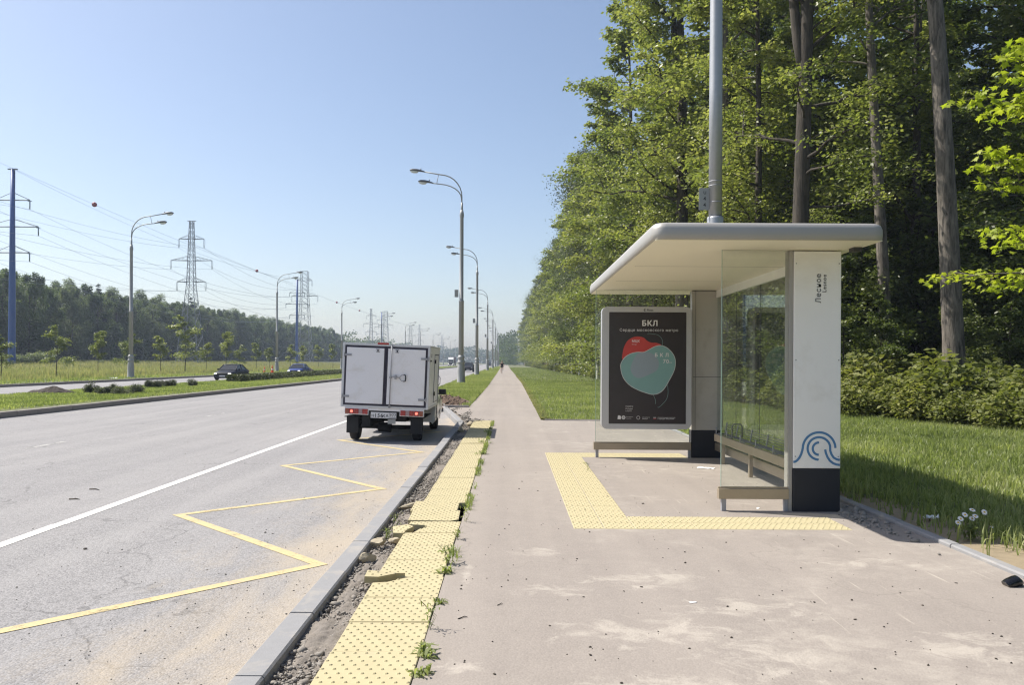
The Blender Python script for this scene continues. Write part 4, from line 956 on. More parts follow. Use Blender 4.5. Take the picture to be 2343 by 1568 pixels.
loft(b, [[(-.76, 1.75, .90), (-.62, 1.80, 1.36), (.62, 1.80, 1.36), (.76, 1.75, .90)], [(-.76, 2.3, .92), (-.62, 2.35, 1.38), (.62, 2.35, 1.38), (.76, 2.3, .92)], [(-.74, 3.2, .90), (-.60, 2.75, 1.33), (.60, 2.75, 1.33), (.74, 3.2, .90)]], smooth=False)
b.build('cab_roof', M_tcar, cab, .03)
b = MB()
for s in (-1, 1): b.add([(s*.768, 1.95, .95), (s*.762, 2.95, .95), (s*.645, 2.62, 1.30), (s*.645, 1.98, 1.32)], [(0,1,2,3)])
b.build('side_window', M_win, cab)
b = MB()
for s in (-1, 1): b.box((s*.922-.008, 2.0, .30), (s*.922+.008, 2.015, .90)); b.box((s*.925-.008, 2.86, .30), (s*.925+.008, 2.875, .90)); b.box((s*.93-.010, 2.1, .76), (s*.93+.010, 2.27, .79))
b.build('door_seam', M_ink, cab)
for s in (-1, 1):
    b = MB(); b.box((s*.985-.095, 2.72, .93), (s*.985+.095, 2.80, 1.07)); b.box((s*.86-.07, 2.74, .93), (s*.86+.07, 2.78, .97)); b.build('wing_mirror', M_rub, cab, .02, 3)
# ------------------------------------------------------------------ street lamps
def rad_arm(s, dz, reach, bendr, start):
    pts = [(0, 0, start)]
    n = 10; H = dz
    return pts
def lamp(loc, facing, H, label, group, name='street_lamp', plate=True, full=True):
    """H = top of upper lamp; facing -1: arms reach towards -X"""
    L = empty(name, loc); tag(L, label, 'street lamp', group); s = facing
    b = MB(); b.lathe([(.36, -.1), (.36, .06), (.33, .10), (.30, .16), (.285, .9), (.25, 1.35), (.225, 1.50), (.27, 1.54), (.27, 1.62), (.23, 1.66), (.22, 1.84), (.255, 1.88), (.255, 1.97), (.215, 2.02), (.185, 2.10)], 16); b.build('lamp_base', M_lamp, L)
    b = MB(); b.lathe([(.185, 2.10), (.18, 6.0), (.195, 6.01), (.195, 6.08), (.15, 6.12), (.13, H-4.1), (.155, H-4.05), (.155, H-3.85), (.10, H-3.55)], 12); b.build('pole', M_lamp, L)
    top = H-.35; pts = []
    b = MB()
    up = [(0, 0, H-3.6), (0, 0, H-2.6)] + [(s*(1.55-1.55*math.cos(R(a))), 0, H-2.6+1.62*math.sin(R(a))) for a in (12, 25, 38, 51, 64, 77)] + [(s*1.75, 0, H-.94), (s*2.75, 0, H-.76)]
    lo = [(0, 0, H-3.0), (s*.04, 0, H-2.7)] + [(s*(.04+1.75-1.75*math.cos(R(a))), 0, H-2.7+1.05*math.sin(R(a))) for a in (14, 28, 42, 56, 70, 82)] + [(s*1.95, 0, H-1.62), (s*2.15, 0, H-1.60)]
    b.tube([(0, 0, H-3.9), (0, 0, H-3.0)], [.09, .075], 8); b.tube(up, .045, 6); b.tube(lo, .042, 6); b.tube([(s*1.72, 0, H-.95), (s*1.86, 0, H-1.66)], .022, 5); b.build('arm', M_lamp, L)
    for (x, z) in ((2.7, H-.78), (2.08, H-1.60)):
        b = MB()
        secs = []
        for t, wv, hv, dz in ((0, .05, .05, 0), (.12, .10, .09, .01), (.35, .13, .14, .03), (.62, .16, .17, .045), (.95, .15, .15, .04), (1.12, .09, .08, .01)):
            secs.append([(s*(x+t), wv*math.cos(R(a)), z+dz+t*.10+hv*math.sin(R(a))*(.8 if a < 180 else .35)) for a in range(0, 361, 40)])
        loft(b, secs); b.tube([(s*(x+.32), 0, z+.14), (s*(x+.32), 0, z+.27)], .04, 6); hd = b.build('lamp_head', M_lampd, L)
        b = MB(); secs = []
        for t, wv, hv in ((.50, .06, .03), (.60, .13, .13), (.85, .15, .16), (1.02, .13, .12), (1.10, .06, .03)):
            secs.append([(s*(x+t), wv*math.cos(R(a)), z-.015+t*.10+hv*math.sin(R(a))) for a in range(180, 361, 30)])
        loft(b, secs, caps=False); b.build('lens', M_lens, hd)
    if plate:
        b = MB(); b.box((-.50, -.02, 6.35), (-.22, .02, 6.9)); b.build('number_board', M_lamp, L)
    return L
def lab_copy(L, loc, label, rz=0, s=1):
    c = copy_tree(L); c.location = loc; c.rotation_euler = (0, 0, rz); c['label'] = label; c.scale = (s, s, s); return c
gr = 'tall twin-headed street lamps right of the road'
L0 = lamp((-3.62, 57, 0), -1, 16.3, 'tallest right-hand twin street lamp, standing just beyond the parked truck', gr)
for i, (x, y) in enumerate([(-4.1, 94.7), (-4.4, 148), (-4.6, 201), (-4.9, 251), (-5.2, 300), (-5.6, 350), (-6.1, 400), (-6.6, 450), (-7.1, 500)]):
    nm = ['second twin street lamp beyond the truck, by the dark car ahead', 'third twin street lamp along the verge beyond the truck', 'fourth twin street lamp along the verge beyond the truck', 'fifth twin street lamp along the verge beyond the truck'][i] if i < 4 else 'tiny far street lamp at the end of the row on the verge'
    lab_copy(L0, (x, y, 0), nm)
gl = 'twin street lamps beyond the opposite carriageway'
L1 = lamp((-34.6, 70.9, .0), 1, 15.7, 'large twin street lamp nearest the camera on the meadow edge', gl, plate=False)
for i, (x, y) in enumerate([(-35.3, 117.5), (-36, 165.8), (-35.9, 216), (-36, 266), (-36.4, 314), (-36.6, 367), (-36.7, 425), (-36.9, 475), (-37.2, 526)]):
    nm = ['twin street lamp with orange cones at its foot', 'twin street lamp rising behind the left edge of the truck box', 'twin street lamp above the truck roof beside the lattice pylon', 'twin street lamp above the right half of the truck roof'][i] if i < 4 else 'small far street lamp of the row beyond the opposite carriageway'
    lab_copy(L1, (x, y, 0), nm)
# galvanised pole behind the shelter
GP = empty('lamp_pole', (4.72, 18.0, 0)); tag(GP, 'thick galvanised pole rising behind the shelter roof out of the picture', 'lamp pole')
b = MB(); b.lathe([(.20, -.05), (.185, 1.0), (.185, 4.95), (.18, 4.99)], 24); b.build('pole_sleeve', M_galv, GP)
b = MB(); b.lathe([(.152, 4.97), (.148, 8.0), (.130, 12.0), (.110, 15.0)], 24); pole = b.build('pole', M_galv, GP)
b = MB(); b.tube([(0, 0, 15.0), (0, 0, 16.2), (-.8, 0, 17), (-2.6, 0, 17.3)], .05, 8); b.build('arm', M_galv, GP)
b = MB()
for z in (5.32, 5.70, 5.80): b.lathe([(.156, z), (.156, z+.02)], 20)
b.build('steel_band', M_steel, pole)
b = MB(); b.box((-.385, -.03, 5.15), (-.15, -.018, 5.66)); sg = b.build('number_sign', M_lamp, GP, .004)
for i, ch in enumerate('U44'): text_obj('sign_lettering', ch, .115, M_ink, Matrix.Translation((-.285, -.0325, 5.52-.145*i)) @ Matrix.Rotation(R(90), 4, 'X'), sg, bold=.002, width=.06)
# ------------------------------------------------------------------ vegetation generator
MAPLE = [(0,0),(.10,.05),(.34,-.02),(.26,.18),(.50,.34),(.30,.42),(.30,.60),(.14,.52),(0,1.0),(-.14,.52),(-.30,.60),(-.30,.42),(-.50,.34),(-.26,.18),(-.34,-.02),(-.10,.05)]
def leaves_np(C, size, seed, aspect=.62, droop=.35, tilt=.8, var=None, shape='rhomb', jit=.25):
    r = np.random.RandomState(seed); n = len(C); s = size*(1+r.uniform(-jit, jit, n))[:, None]
    a = r.uniform(0, 2*np.pi, n); d = np.stack([np.cos(a), np.sin(a), -droop+r.normal(0, .35, n)], -1); d /= np.linalg.norm(d, axis=1)[:, None]
    up = np.stack([r.normal(0, tilt, n), r.normal(0, tilt, n), np.ones(n)], -1); sd = np.cross(d, up); sd /= np.linalg.norm(sd, axis=1)[:, None]; nn = np.cross(sd, d)
    if shape == 'maple':
        K = len(MAPLE); M_ = np.array(MAPLE); V = C[:, None, :] + d[:, None]*s[:, None]*M_[None, :, 1:2] + sd[:, None]*s[:, None]*M_[None, :, 0:1] - nn[:, None]*s[:, None]*(np.abs(M_[None, :, 0:1])*.25)
        t = np.array([(0, i, i+1) for i in range(1, K-1)])
    else:
        K = 4; V = np.stack([C, C+d*s*.45+sd*s*aspect*.5+nn*s*.06, C+d*s, C+d*s*.45-sd*s*aspect*.5+nn*s*.06], 1); t = np.array([(0, 1, 2), (0, 2, 3)])
    T = (t[None]+(np.arange(n)*K)[:, None, None]).reshape(-1, 3)
    v = np.clip((r.normal(.5, .18, n) if var is None else var), 0, 1)
    return V.reshape(-1, 3), T, np.repeat(v, K)
def trunk_path(r, H, lean=(0, 0), wob=.25, n=12):
    p = []; ox = oy = 0
    for i in range(n):
        t = i/(n-1); p.append(Vector((lean[0]*t**1.3 + wob*math.sin(t*4.1+r.uniform(0,.3))*t*.8, lean[1]*t + wob*math.cos(t*3.3+1)*t*.6, H*t)))
    return p
def pt_on(path, t):
    x = max(0, min(.9999, t))*(len(path)-1); i = int(x); return path[i].lerp(path[i+1], x-i)
def grow(seed, H, r0, h0, RR, nb=40, leaf=.15, nleaf=26000, prof='round', lean=(0, 0), wob=.25, up=.35, sub=4, spread=.55, kind='lime', shape='rhomb', side=None, tube_n=10, aspect=.62, fork=None, flat=.5, tp=.75):
    r = random.Random(seed); nr = np.random.RandomState(seed); path = trunk_path(r, H, lean, wob)
    tb = MB(); n = len(path)
    rad = [r0*1.25] + [r0*max(.06, (1-i/(n-1)))**tp for i in range(1, n)]
    path2 = [path[0]+Vector((0, 0, -.3))] + path; tb.tube(path2, [r0*1.5]+rad, tube_n, 0, True)
    if fork:
        p0 = pt_on(path, fork/H); q = [p0, p0+Vector((-.22, .1, 1.2)), p0+Vector((-.42, .2, 3.5)), p0+Vector((-.5, .3, 8))]; tb.tube(q, [r0*.6, r0*.52, r0*.45, r0*.2], 8)
    CC = []
    for k in range(nb):
        t = (k+r.uniform(0, 1))/nb; h = h0+(H*.985-h0)*t; base = pt_on(path, h/H)
        if prof == 'round': L = RR*(math.sin(math.pi*(.12+.74*t))**.7)*r.uniform(.55, 1.15)
        elif prof == 'tall': L = RR*(1-.75*t**2.2)*r.uniform(.5, 1.15)
        elif prof == 'cone': L = RR*(1-t)**.9*r.uniform(.8, 1.1)+.15
        elif prof == 'top': L = RR*(math.sin(math.pi*(.25+.65*t)))*r.uniform(.5, 1.1)
        a = r.uniform(0, 2*math.pi)
        if side is not None and r.random() < .55: a = side + r.gauss(0, .8)
        el = up + r.gauss(0, .2) + (.5*t if prof != 'cone' else -.25)
        d = Vector((math.cos(a)*math.cos(el), math.sin(a)*math.cos(el), math.sin(el))); pts = [base]
        for i in range(1, 6):
            dd = d + Vector((r.gauss(0, .16), r.gauss(0, .16), r.gauss(0, .1) - .10*i*(.5 if kind != 'birch' else 1.0)))
            pts.append(pts[-1] + dd.normalized()*L/5)
        rb = max(.012, min(r0*.38, .018*L+.01)); tb.tube(pts, [rb*(1-.16*i) for i in range(6)], 5, 0, False)
        w_ = max(.3, L)
        for i in range(2, 6):
            CC.append((pts[i], w_*.14, w_))
        for j in range(sub):
            q0 = pt_on(pts, r.uniform(.35, .95)); dd = (d*.7 + Vector((r.gauss(0, .8), r.gauss(0, .8), r.gauss(0, .35)))).normalized(); l2 = L*r.uniform(.22, .42)
            if kind == 'birch': dd.z -= .5
            qs = [q0, q0+dd*l2*.5+Vector((0, 0, .04)), q0+dd*l2 - Vector((0, 0, l2*.15))]; tb.tube(qs, [rb*.5, rb*.35, rb*.15], 4, 0, False)
            CC.append((qs[1], w_*.13, w_*.9)); CC.append((qs[2], w_*.14, w_))
            if kind == 'birch':
                for s_ in range(3): CC.append((qs[2]-Vector((r.gauss(0, .1), r.gauss(0, .1), .5+.55*s_)), .16, w_*.5))
    cen = np.array([c[0][:] for c in CC]); sg = np.array([max(.10, c[1])*spread/.5 for c in CC]); wt = np.array([c[2] for c in CC]); wt = wt/wt.sum()
    idx = nr.choice(len(CC), nleaf, p=wt); cv = nr.normal(.5, .16, len(CC))
    off = nr.normal(0, 1, (nleaf, 3))*np.array([1, 1, flat if kind != 'birch' else 1.3])
    C = cen[idx] + off*sg[idx][:, None]; C[:, 2] = np.maximum(C[:, 2], .08)
    V, T, v = leaves_np(C, leaf, seed, aspect=aspect, shape=shape, var=cv[idx]+nr.normal(0, .13, nleaf), droop=.35 if kind != 'spruce' else .15)
    return tb, V, T, v
def make_tree(name, label, cat, group, seed, barkm, leafm, loc=(0, 0, 0), crown='crown', **kw):
    tb, V, T, v = grow(seed, **kw); t = empty(name, loc); tag(t, label, cat, group)
    tb.build('trunk', barkm, t); link(crown, npmesh(crown, V, T, v), leafm, t); return t
PROTO = {}
def place(key, loc, label, group=None, rz=0, s=1.0, first={}):
    p = PROTO[key]
    if key not in first: o = p; first[key] = 1
    else: o = copy_tree(p)
    o.location = loc; o.rotation_euler = (0, 0, rz); o.scale = (s, s, s if not isinstance(s, tuple) else s)
    o['label'] = label
    if group: o['group'] = group
    return o
GF = 'tall trees of the wood on the right'
rr = random.Random(77)
PROTO['limeA'] = make_tree('deciduous_tree', 'x', 'tree', GF, 101, M_bark, L_lime, H=27, r0=.27, h0=1.6, RR=5.2, nb=50, leaf=.235, nleaf=23000, prof='tall', side=math.pi, up=.12, sub=3, spread=.33, flat=.58)
PROTO['limeB'] = make_tree('deciduous_tree', 'x', 'tree', GF, 102, M_barkd, L_lime, H=24, r0=.22, h0=1.2, RR=4.6, nb=44, leaf=.225, nleaf=19000, prof='tall', side=math.pi, up=.1, sub=3, spread=.33, flat=.58)
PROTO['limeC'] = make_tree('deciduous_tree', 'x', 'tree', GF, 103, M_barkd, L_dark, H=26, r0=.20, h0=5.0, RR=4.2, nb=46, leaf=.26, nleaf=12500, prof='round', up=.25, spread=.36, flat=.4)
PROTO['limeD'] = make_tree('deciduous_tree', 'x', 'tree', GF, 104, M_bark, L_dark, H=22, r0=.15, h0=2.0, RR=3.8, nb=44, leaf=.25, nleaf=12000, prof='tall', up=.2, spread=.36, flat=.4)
PROTO['edge1'] = make_tree('deciduous_tree', 'x', 'tree', GF, 105, M_barkd, L_lime, H=25, r0=.22, h0=1.5, RR=4.6, nb=44, leaf=.32, nleaf=9500, prof='tall', side=math.pi, up=.15, spread=.36, flat=.45)
PROTO['edge2'] = make_tree('deciduous_tree', 'x', 'tree', GF, 106, M_barkd, L_dark, H=23, r0=.18, h0=1.5, RR=4.0, nb=40, leaf=.34, nleaf=8000, prof='tall', side=math.pi, up=.2, spread=.36, flat=.45)
PROTO['birch'] = make_tree('birch_tree', 'x', 'tree', 'white-barked birches of the wood', 107, M_birch, L_birch, H=26, r0=.14, h0=7, RR=3.9, nb=36, leaf=.20, nleaf=15000, prof='round', kind='birch', side=math.pi, up=.55, wob=.35)
PROTO['pine'] = make_tree('pine_tree', 'x', 'tree', 'pines in the far part of the wood', 108, M_pine, L_pine, H=24, r0=.18, h0=11, RR=3.0, nb=34, leaf=.42, nleaf=5200, prof='top', up=.25, aspect=.4)
PROTO['under'] = make_tree('young_tree', 'x', 'young tree', 'saplings in the shade of the wood', 109, M_barkd, L_dark, H=6.5, r0=.05, h0=.5, RR=2.0, nb=26, leaf=.15, nleaf=7000, prof='tall', up=.25, tube_n=6)
def bush(name, seed, H, RR, n, leaf, mat, aspect=.6, lump=9):
    r = np.random.RandomState(seed); t = empty(name); C = []
    tb = MB()
    for k in range(lump):
        a = r.uniform(0, 6.28); d = RR*math.sqrt(r.uniform(0, 1))*.7; hh = H*r.uniform(.55, 1.0)*(1-.35*d/RR)
        x, y = d*math.cos(a), d*math.sin(a); tb.tube([(x*.3, y*.3, -.05), (x*.8, y*.8, hh*.5), (x, y, hh*.95)], [.02, .014, .005], 4, 0, False)
        m = n//lump; u = r.normal(0, 1, (m, 3)); u /= np.linalg.norm(u, axis=1)[:, None]; u *= r.uniform(.5, 1.05, (m, 1))
        C.append(np.array([x, y, hh*.52]) + u*np.array([RR*.42, RR*.42, hh*.50]))
    C = np.concatenate(C); C[:, 2] = np.maximum(C[:, 2], .03)
    V, T, v = leaves_np(C, leaf, seed, aspect=aspect); tb.build('stem', M_barkd, t); link('foliage', npmesh('foliage', V, T, v), mat, t); return t
PROTO['bushA'] = tag(bush('bush', 201, 1.75, 1.15, 4000, .14, L_bush), 'x', 'bush', 'bushes along the edge of the wood')
PROTO['bushB'] = tag(bush('bush', 202, 1.4, 1.3, 3800, .14, L_bush), 'x', 'bush', 'bushes along the edge of the wood')
PROTO['bushF'] = tag(bush('bush', 203, 2.0, 1.8, 2600, .2, L_bush), 'x', 'bush', 'bushes along the edge of the wood')
PROTO['willow'] = tag(bush('bush', 204, 3.2, 1.9, 1500, .38, L_willow, .4), 'x', 'bush', 'grey-green bushes at the foot of the far wood')
# --- trees one can tell apart, right side
B_ = 0.0
T1 = make_tree('deciduous_tree', 'stout bare grey trunk, rightmost big tree, its foot behind the bushes', 'tree', GF, 121, M_bark, L_dark, loc=(13.75, 24, -.1), H=27, r0=.325, tp=.6, h0=13.5, RR=4.5, nb=30, leaf=.2, nleaf=12000, prof='round', lean=(-2.0, .3), wob=.30, up=.4, tube_n=16)
T2 = make_tree('deciduous_tree', 'bare grey trunk passing behind the right end of the shelter roof', 'tree', GF, 122, M_bark, L_dark, loc=(13.6, 28, -.1), H=26, r0=.235, h0=12, RR=4, nb=26, leaf=.2, nleaf=10000, prof='round', lean=(-1.3, 0), wob=-.35, up=.4, tube_n=14)
T3 = make_tree('deciduous_tree', 'dark brown forked trunk rising above the middle of the shelter roof', 'tree', GF, 123, M_barkd, L_lime, loc=(9.55, 26, -.1), H=26, r0=.32, tp=.6, h0=5.5, RR=3.4, nb=30, leaf=.18, nleaf=9000, prof='tall', lean=(.5, 0), wob=.2, up=.3, tube_n=14, fork=11.3, spread=.3)
T4 = make_tree('deciduous_tree', 'dark forked trunk half hidden in leaves left of the galvanised pole', 'tree', GF, 124, M_barkd, L_lime, loc=(9.45, 43, -.1), H=29, r0=.40, tp=.6, h0=7, RR=5.0, nb=40, leaf=.2, nleaf=19000, spread=.32, flat=.58, prof='tall', lean=(-.3, 0), side=math.pi, up=.35, tube_n=12, fork=16)
T5 = make_tree('deciduous_tree', 'thin dark trunk wrapped in bright leaves just right of the galvanised pole', 'tree', GF, 125, M_barkd, L_lime, loc=(10.3, 32.5, -.1), H=24, r0=.19, h0=1.2, RR=3.5, nb=50, leaf=.17, nleaf=20000, spread=.32, flat=.58, prof='tall', lean=(-.2, 0), up=.1, side=math.pi*.95)
lm = 'leafy tall tree at the sunlit edge of the wood, green to the ground'
place('limeA', (10.2, 37.5, -.1), 'leafy tree filling the gap above the left end of the shelter roof', rz=0)
place('limeB', (9.3, 50.5, -.1), 'leafy edge tree topping the frame where the wood meets the sky', rz=.3)
place('limeA', (8.6, 56.5, -.1), 'edge tree whose branch reaches farthest over the lawn against the sky', rz=-.25, s=1.08)
place('limeB', (8.7, 65, -.1), 'leafy edge tree just left of the one with the far-reaching branch', rz=.2, s=1.08)
place('limeA', (9.0, 73, -.1), 'leafy edge tree between the far-reaching branch and the drooping birch', rz=.5, s=1.0)
place('limeB', (12.0, 46, -.1), 'leafy tree behind the dark forked trunk left of the galvanised pole', rz=.1)
# interior: dark ranks
ld = 'dark leafy tree standing in the shade inside the wood'
pts = []
def far_enough(x, y, d):
    return all((x-a)**2+(y-b)**2 > d*d for a, b in pts)
pts += [(13.7, 24), (13.6, 28), (9.5, 26), (9.45, 43), (10.3, 32.5), (10.2, 37.5), (9.3, 50.5), (9.7, 56.5), (9.2, 64), (9.9, 72), (12, 46)]
cnt = 0
for _ in range(4000):
    if cnt >= 92: break
    y = rr.uniform(27, 82); x = rr.uniform(12.0, 14+ y*.62)
    if x < 12 or not far_enough(x, y, 3.3) or (x < 15.5 and y < 31): continue
    if x/y > .78: continue
    pts.append((x, y)); cnt += 1
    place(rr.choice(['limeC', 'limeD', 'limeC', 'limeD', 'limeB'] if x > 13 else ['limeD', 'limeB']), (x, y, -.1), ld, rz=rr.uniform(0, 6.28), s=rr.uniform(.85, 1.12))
# edge row to the vanishing distance
def ex(y): return 9.6 - .0085*max(0, y-60) + (0 if y < 160 else .0015*(y-160))
y = 80
while y < 420:
    for row in range(3 if y < 200 else 2):
        x = ex(y) + row*4.5 + rr.uniform(-.6, .8)
        if row == 0 and abs(y-90) < 4: continue
        k = rr.random()
        if y < 150: key = 'edge1' if k < .45 else 'edge2' if k < .7 else 'birch' if k < .85 else 'limeB'
        else: key = 'edge1' if k < .25 else 'edge2' if k < .45 else 'birch' if k < .55 else 'pine'
        lb = {'edge1': 'leafy edge tree of the wood further along the path', 'edge2': 'dark green edge tree of the wood further along the path', 'birch': 'pale-stemmed birch among the edge trees along the path', 'limeB': lm, 'pine': 'tall bare-stemmed pine among the edge trees in the distance'}[key]
        place(key, (x, y+rr.uniform(-1.5, 1.5), -.1), lb, rz=rr.uniform(-.6, .6), s=rr.uniform(.86, 1.08))
    y += rr.uniform(5, 7) if y < 200 else rr.uniform(7.5, 10.5)
for y_ in (68, 76, 98, 106, 118, 131, 143, 160, 178): place('birch', (ex(y_)-.6+rr.uniform(-.4, .5), y_, -.1), 'pale birch stem standing forward at the sunlit edge of the wood', rz=rr.uniform(-1, 1), s=rr.uniform(.7, .95))
place('birch', (8.6, 89.5, -.1), 'slender white birch with drooping twigs hanging out against the sky', rz=.1, s=1.0)
place('birch', (10.6, 86, -.1), 'second white birch stem just right of the drooping one', rz=1.1, s=.9)
# undergrowth
for i in range(74):
    y = rr.uniform(25, 62); x = max(11.6 if y > 28 else 13.5, rr.uniform(11.5, 9+y*.6))
    while (abs(x/y-13.75/24) < .055 and y < 25.5) or (abs(x/y-13.5/28) < .05 and y < 28.5): y += 4
    place('under', (x, y, -.05), 'leafy sapling in the shade between the trunks of the wood', rz=rr.uniform(0, 6.28), s=rr.uniform(.55, 1.25))
for (x, y, s), w_ in zip(((11.9, 25.0, .55), (10.9, 25.6, .6), (15.6, 24.2, .6), (10.7, 29.3, .85), (15.3, 22.2, .45), (12.4, 26.2, .6)), ('left of the stout trunk', 'close beside the shelter column', 'right of the stout trunk', 'seen through the shelter glass', 'near the right picture edge', 'between the two bare trunks')):
    place('under', (x, y, -.05), 'small sunlit sapling at the edge of the wood, '+w_, rz=rr.uniform(0, 6.28), s=s)
be = 'yellow-green bush at the edge of the wood behind the lawn'
for i in range(13):
    t = i/12; x = 9.9 + 3.3*t; y = 25.2 - 7.6*t
    place('bushA' if i % 2 else 'bushB', (x+rr.uniform(-.2, .3), y+rr.uniform(-.3, .4), 0), 'low yellow-green bush of the front row, number %d counting from the shelter column' % (i+1), rz=rr.uniform(0, 6), s=rr.uniform(.55, 1.05))
    place('bushB' if i % 2 else 'bushA', (x+1.2, y+.9, 0), 'leafy bush of the second row, number %d counting from the shelter column' % (i+1), rz=rr.uniform(0, 6), s=rr.choice([.6, .75, .9, 1.1, 1.3, 1.55]))
y = 26.5
while y < 66:
    place('bushA' if rr.random() < .5 else 'bushB', (10.1+rr.uniform(-.5, .5), y, 0), be, rz=rr.uniform(0, 6), s=rr.uniform(.8, 1.25)); y += 1.7
while y < 330:
    place('bushF', (ex(y)+.3+rr.uniform(-.6, .6), y, 0), 'bush at the foot of the edge trees beside the far path', rz=rr.uniform(0, 6), s=rr.uniform(.7, 1.1)); y += 3.4 if y < 150 else 6
# bright maple at the right
tb, V, T, v = grow(131, H=9.5, r0=.10, h0=3.0, RR=2.35, nb=26, leaf=.17, nleaf=3000, prof='tall', up=.12, shape='maple', side=math.pi*1.02, sub=3, spread=.22, flat=.35)
t = empty('maple_tree', (11.0, 14.2, -.05)); tag(t, 'young maple with bright yellow-green leaves reaching in from the right edge', 'tree')
tb.build('trunk', M_bark, t); link('crown', npmesh('crown', V, T, v), L_maple, t)
def puff_tree(label, seed, H, RR, n, leaf, mat, base=.5, group=None):
    r = np.random.RandomState(seed); t = empty('broadleaf_tree'); tag(t, label, 'tree', group)
    tb = MB(); tb.tube([(0, 0, -.5), (.1, 0, H*.4), (-.1, .1, H*.75)], [.22, .15, .06], 6, 0, False)
    C = []; nb = 46
    for k in range(nb):
        f = (k+.5)/nb; z = base+(H-base-.8)*f; prof = (math.sin(math.pi*(.16+.68*f)))**.8 if f > .25 else .75
        a = r.uniform(0, 6.28); d = RR*prof*r.uniform(.35, .85); rad = (1.0+.9*(1-f))*r.uniform(.7, 1.2); m = int(n/nb)
        c = np.array([d*math.cos(a), d*math.sin(a), z]); u = r.normal(0, 1, (m, 3)); u /= np.linalg.norm(u, axis=1)[:, None]; u *= (r.uniform(.2, 1.12, (m, 1))**.6)*rad*np.array([1, 1, 1.15])
        C.append(c+u); tb.tube([(0, 0, z*.8), tuple(c)], [.05, .02], 4, 0, False)
    C = np.concatenate(C); C[:, 2] = np.maximum(C[:, 2], .1); cv = np.repeat(r.normal(.5, .17, nb), int(n/nb))
    V, T, v = leaves_np(C, leaf, seed, aspect=.6, droop=.6, var=cv+r.normal(0, .14, len(C))); tb.build('trunk', M_barkd, t); link('crown', npmesh('crown', V, T, v), mat, t); return t
# ------------------------------------------------------------------ left wood
GL = 'trees of the wood beyond the meadow'
PROTO['lw1'] = puff_tree('x', 301, 18.6, 5.2, 14000, .36, L_far, group=GL)
PROTO['lw2'] = puff_tree('x', 302, 17.4, 5.6, 14000, .38, L_far, group=GL)
PROTO['lw3'] = make_tree('spruce_tree', 'x', 'tree', 'dark spruces of the wood beyond the meadow', 303, M_barkd, L_spruce, H=21, r0=.2, h0=.6, RR=3.6, nb=44, leaf=.5, nleaf=9000, prof='cone', up=-.1, kind='spruce', aspect=.35, tube_n=6, spread=.4)
PROTO['lw4'] = puff_tree('x', 304, 19.4, 4.8, 14000, .34, L_far2, group=GL)
labs = {'lw1': 'rounded deciduous tree of the far wood left of the road', 'lw2': 'broad low-crowned tree of the far wood left of the road', 'lw3': 'dark pointed spruce of the far wood left of the road', 'lw4': 'grey-green airy tree of the far wood left of the road'}
y = 122
while y < 460:
    for row in range(3):
        x = -99 - row*6 + rr.uniform(-2, 2); k = rr.choice(['lw1', 'lw2', 'lw4', 'lw1', 'lw2', 'lw4', 'lw1', 'lw4', 'lw2', 'lw3']) if row else rr.choice(['lw1', 'lw2', 'lw4', 'lw2'])
        place(k, (x, y+rr.uniform(-2, 2), 1.3), labs[k], rz=rr.uniform(0, 6.28), s=rr.uniform(.88, 1.0)*(1.0 + .04*row)*(.78 if k == 'lw3' else 1))
    y += 5.8 if y < 300 else 9.5
place('lw3', (-101, 246, 1.3), 'spruce with its dark crown standing clear above the wood beside the nearer lattice pylon', s=.98)
place('lw3', (-99, 187, 1.3), 'dark spruce standing out above the wood in front of the nearer lattice pylon', s=.9)
def wood_mass(name, x0, y0, x1, y1, depth, H, n, leaf, seed, label, base=0):
    r = np.random.RandomState(seed); t = r.uniform(0, 1, n); L = math.hypot(x1-x0, y1-y0); dx, dy = (x1-x0)/L, (y1-y0)/L; s = t*L
    hh = H*(.80+.10*np.sin(s/9.0+seed)+.07*np.sin(s/3.7)+.06*np.sin(s/23.+1)); u = r.uniform(0, 1, n)**.8; off = r.uniform(0, depth, n)
    C = np.stack([x0+dx*s-dy*off, y0+dy*s+dx*off, base+hh*u*(1-.15*off/depth)+r.normal(0, .5, n)], -1)
    V, T, v = leaves_np(C, leaf, seed, aspect=.8, tilt=1.5, var=r.normal(.45, .25, n)); o = link(name, npmesh(name, V, T, v), L_far); tag(o, label, 'wood', kind='stuff')
wood_mass('distant_wood', -96, 455, -100, 1050, 14, 20, 26000, 1.5, 5, 'far continuation of the wood along the left side of the road', 1.0)
wood_mass('distant_wood', 60, 880, -420, 1180, 30, 23, 32000, 2.2, 7, 'low distant wood closing the road at the horizon')
wood_mass('distant_wood', 5, 415, -6, 900, 12, 22, 22000, 1.3, 9, 'far continuation of the wood along the right side of the path')
wood_mass('distant_wood', 17, 21, 15, -60, 14, 20, 14000, .8, 17, 'wood continuing behind the viewer right of the lawn')
wood_mass('distant_wood', 46, 26, 120, 110, 20, 24, 24000, 1.0, 13, 'deep dark interior of the wood behind the trees')
wood_mass('distant_wood', 18, 84, 62, 90, 20, 24, 20000, .9, 14, 'dense foliage deep inside the wood behind the shelter')
wood_mass('distant_wood', -112, 118, -116, 455, 16, 17, 30000, 1.1, 15, 'dark mass of foliage behind the front trees of the left wood', 1.0)
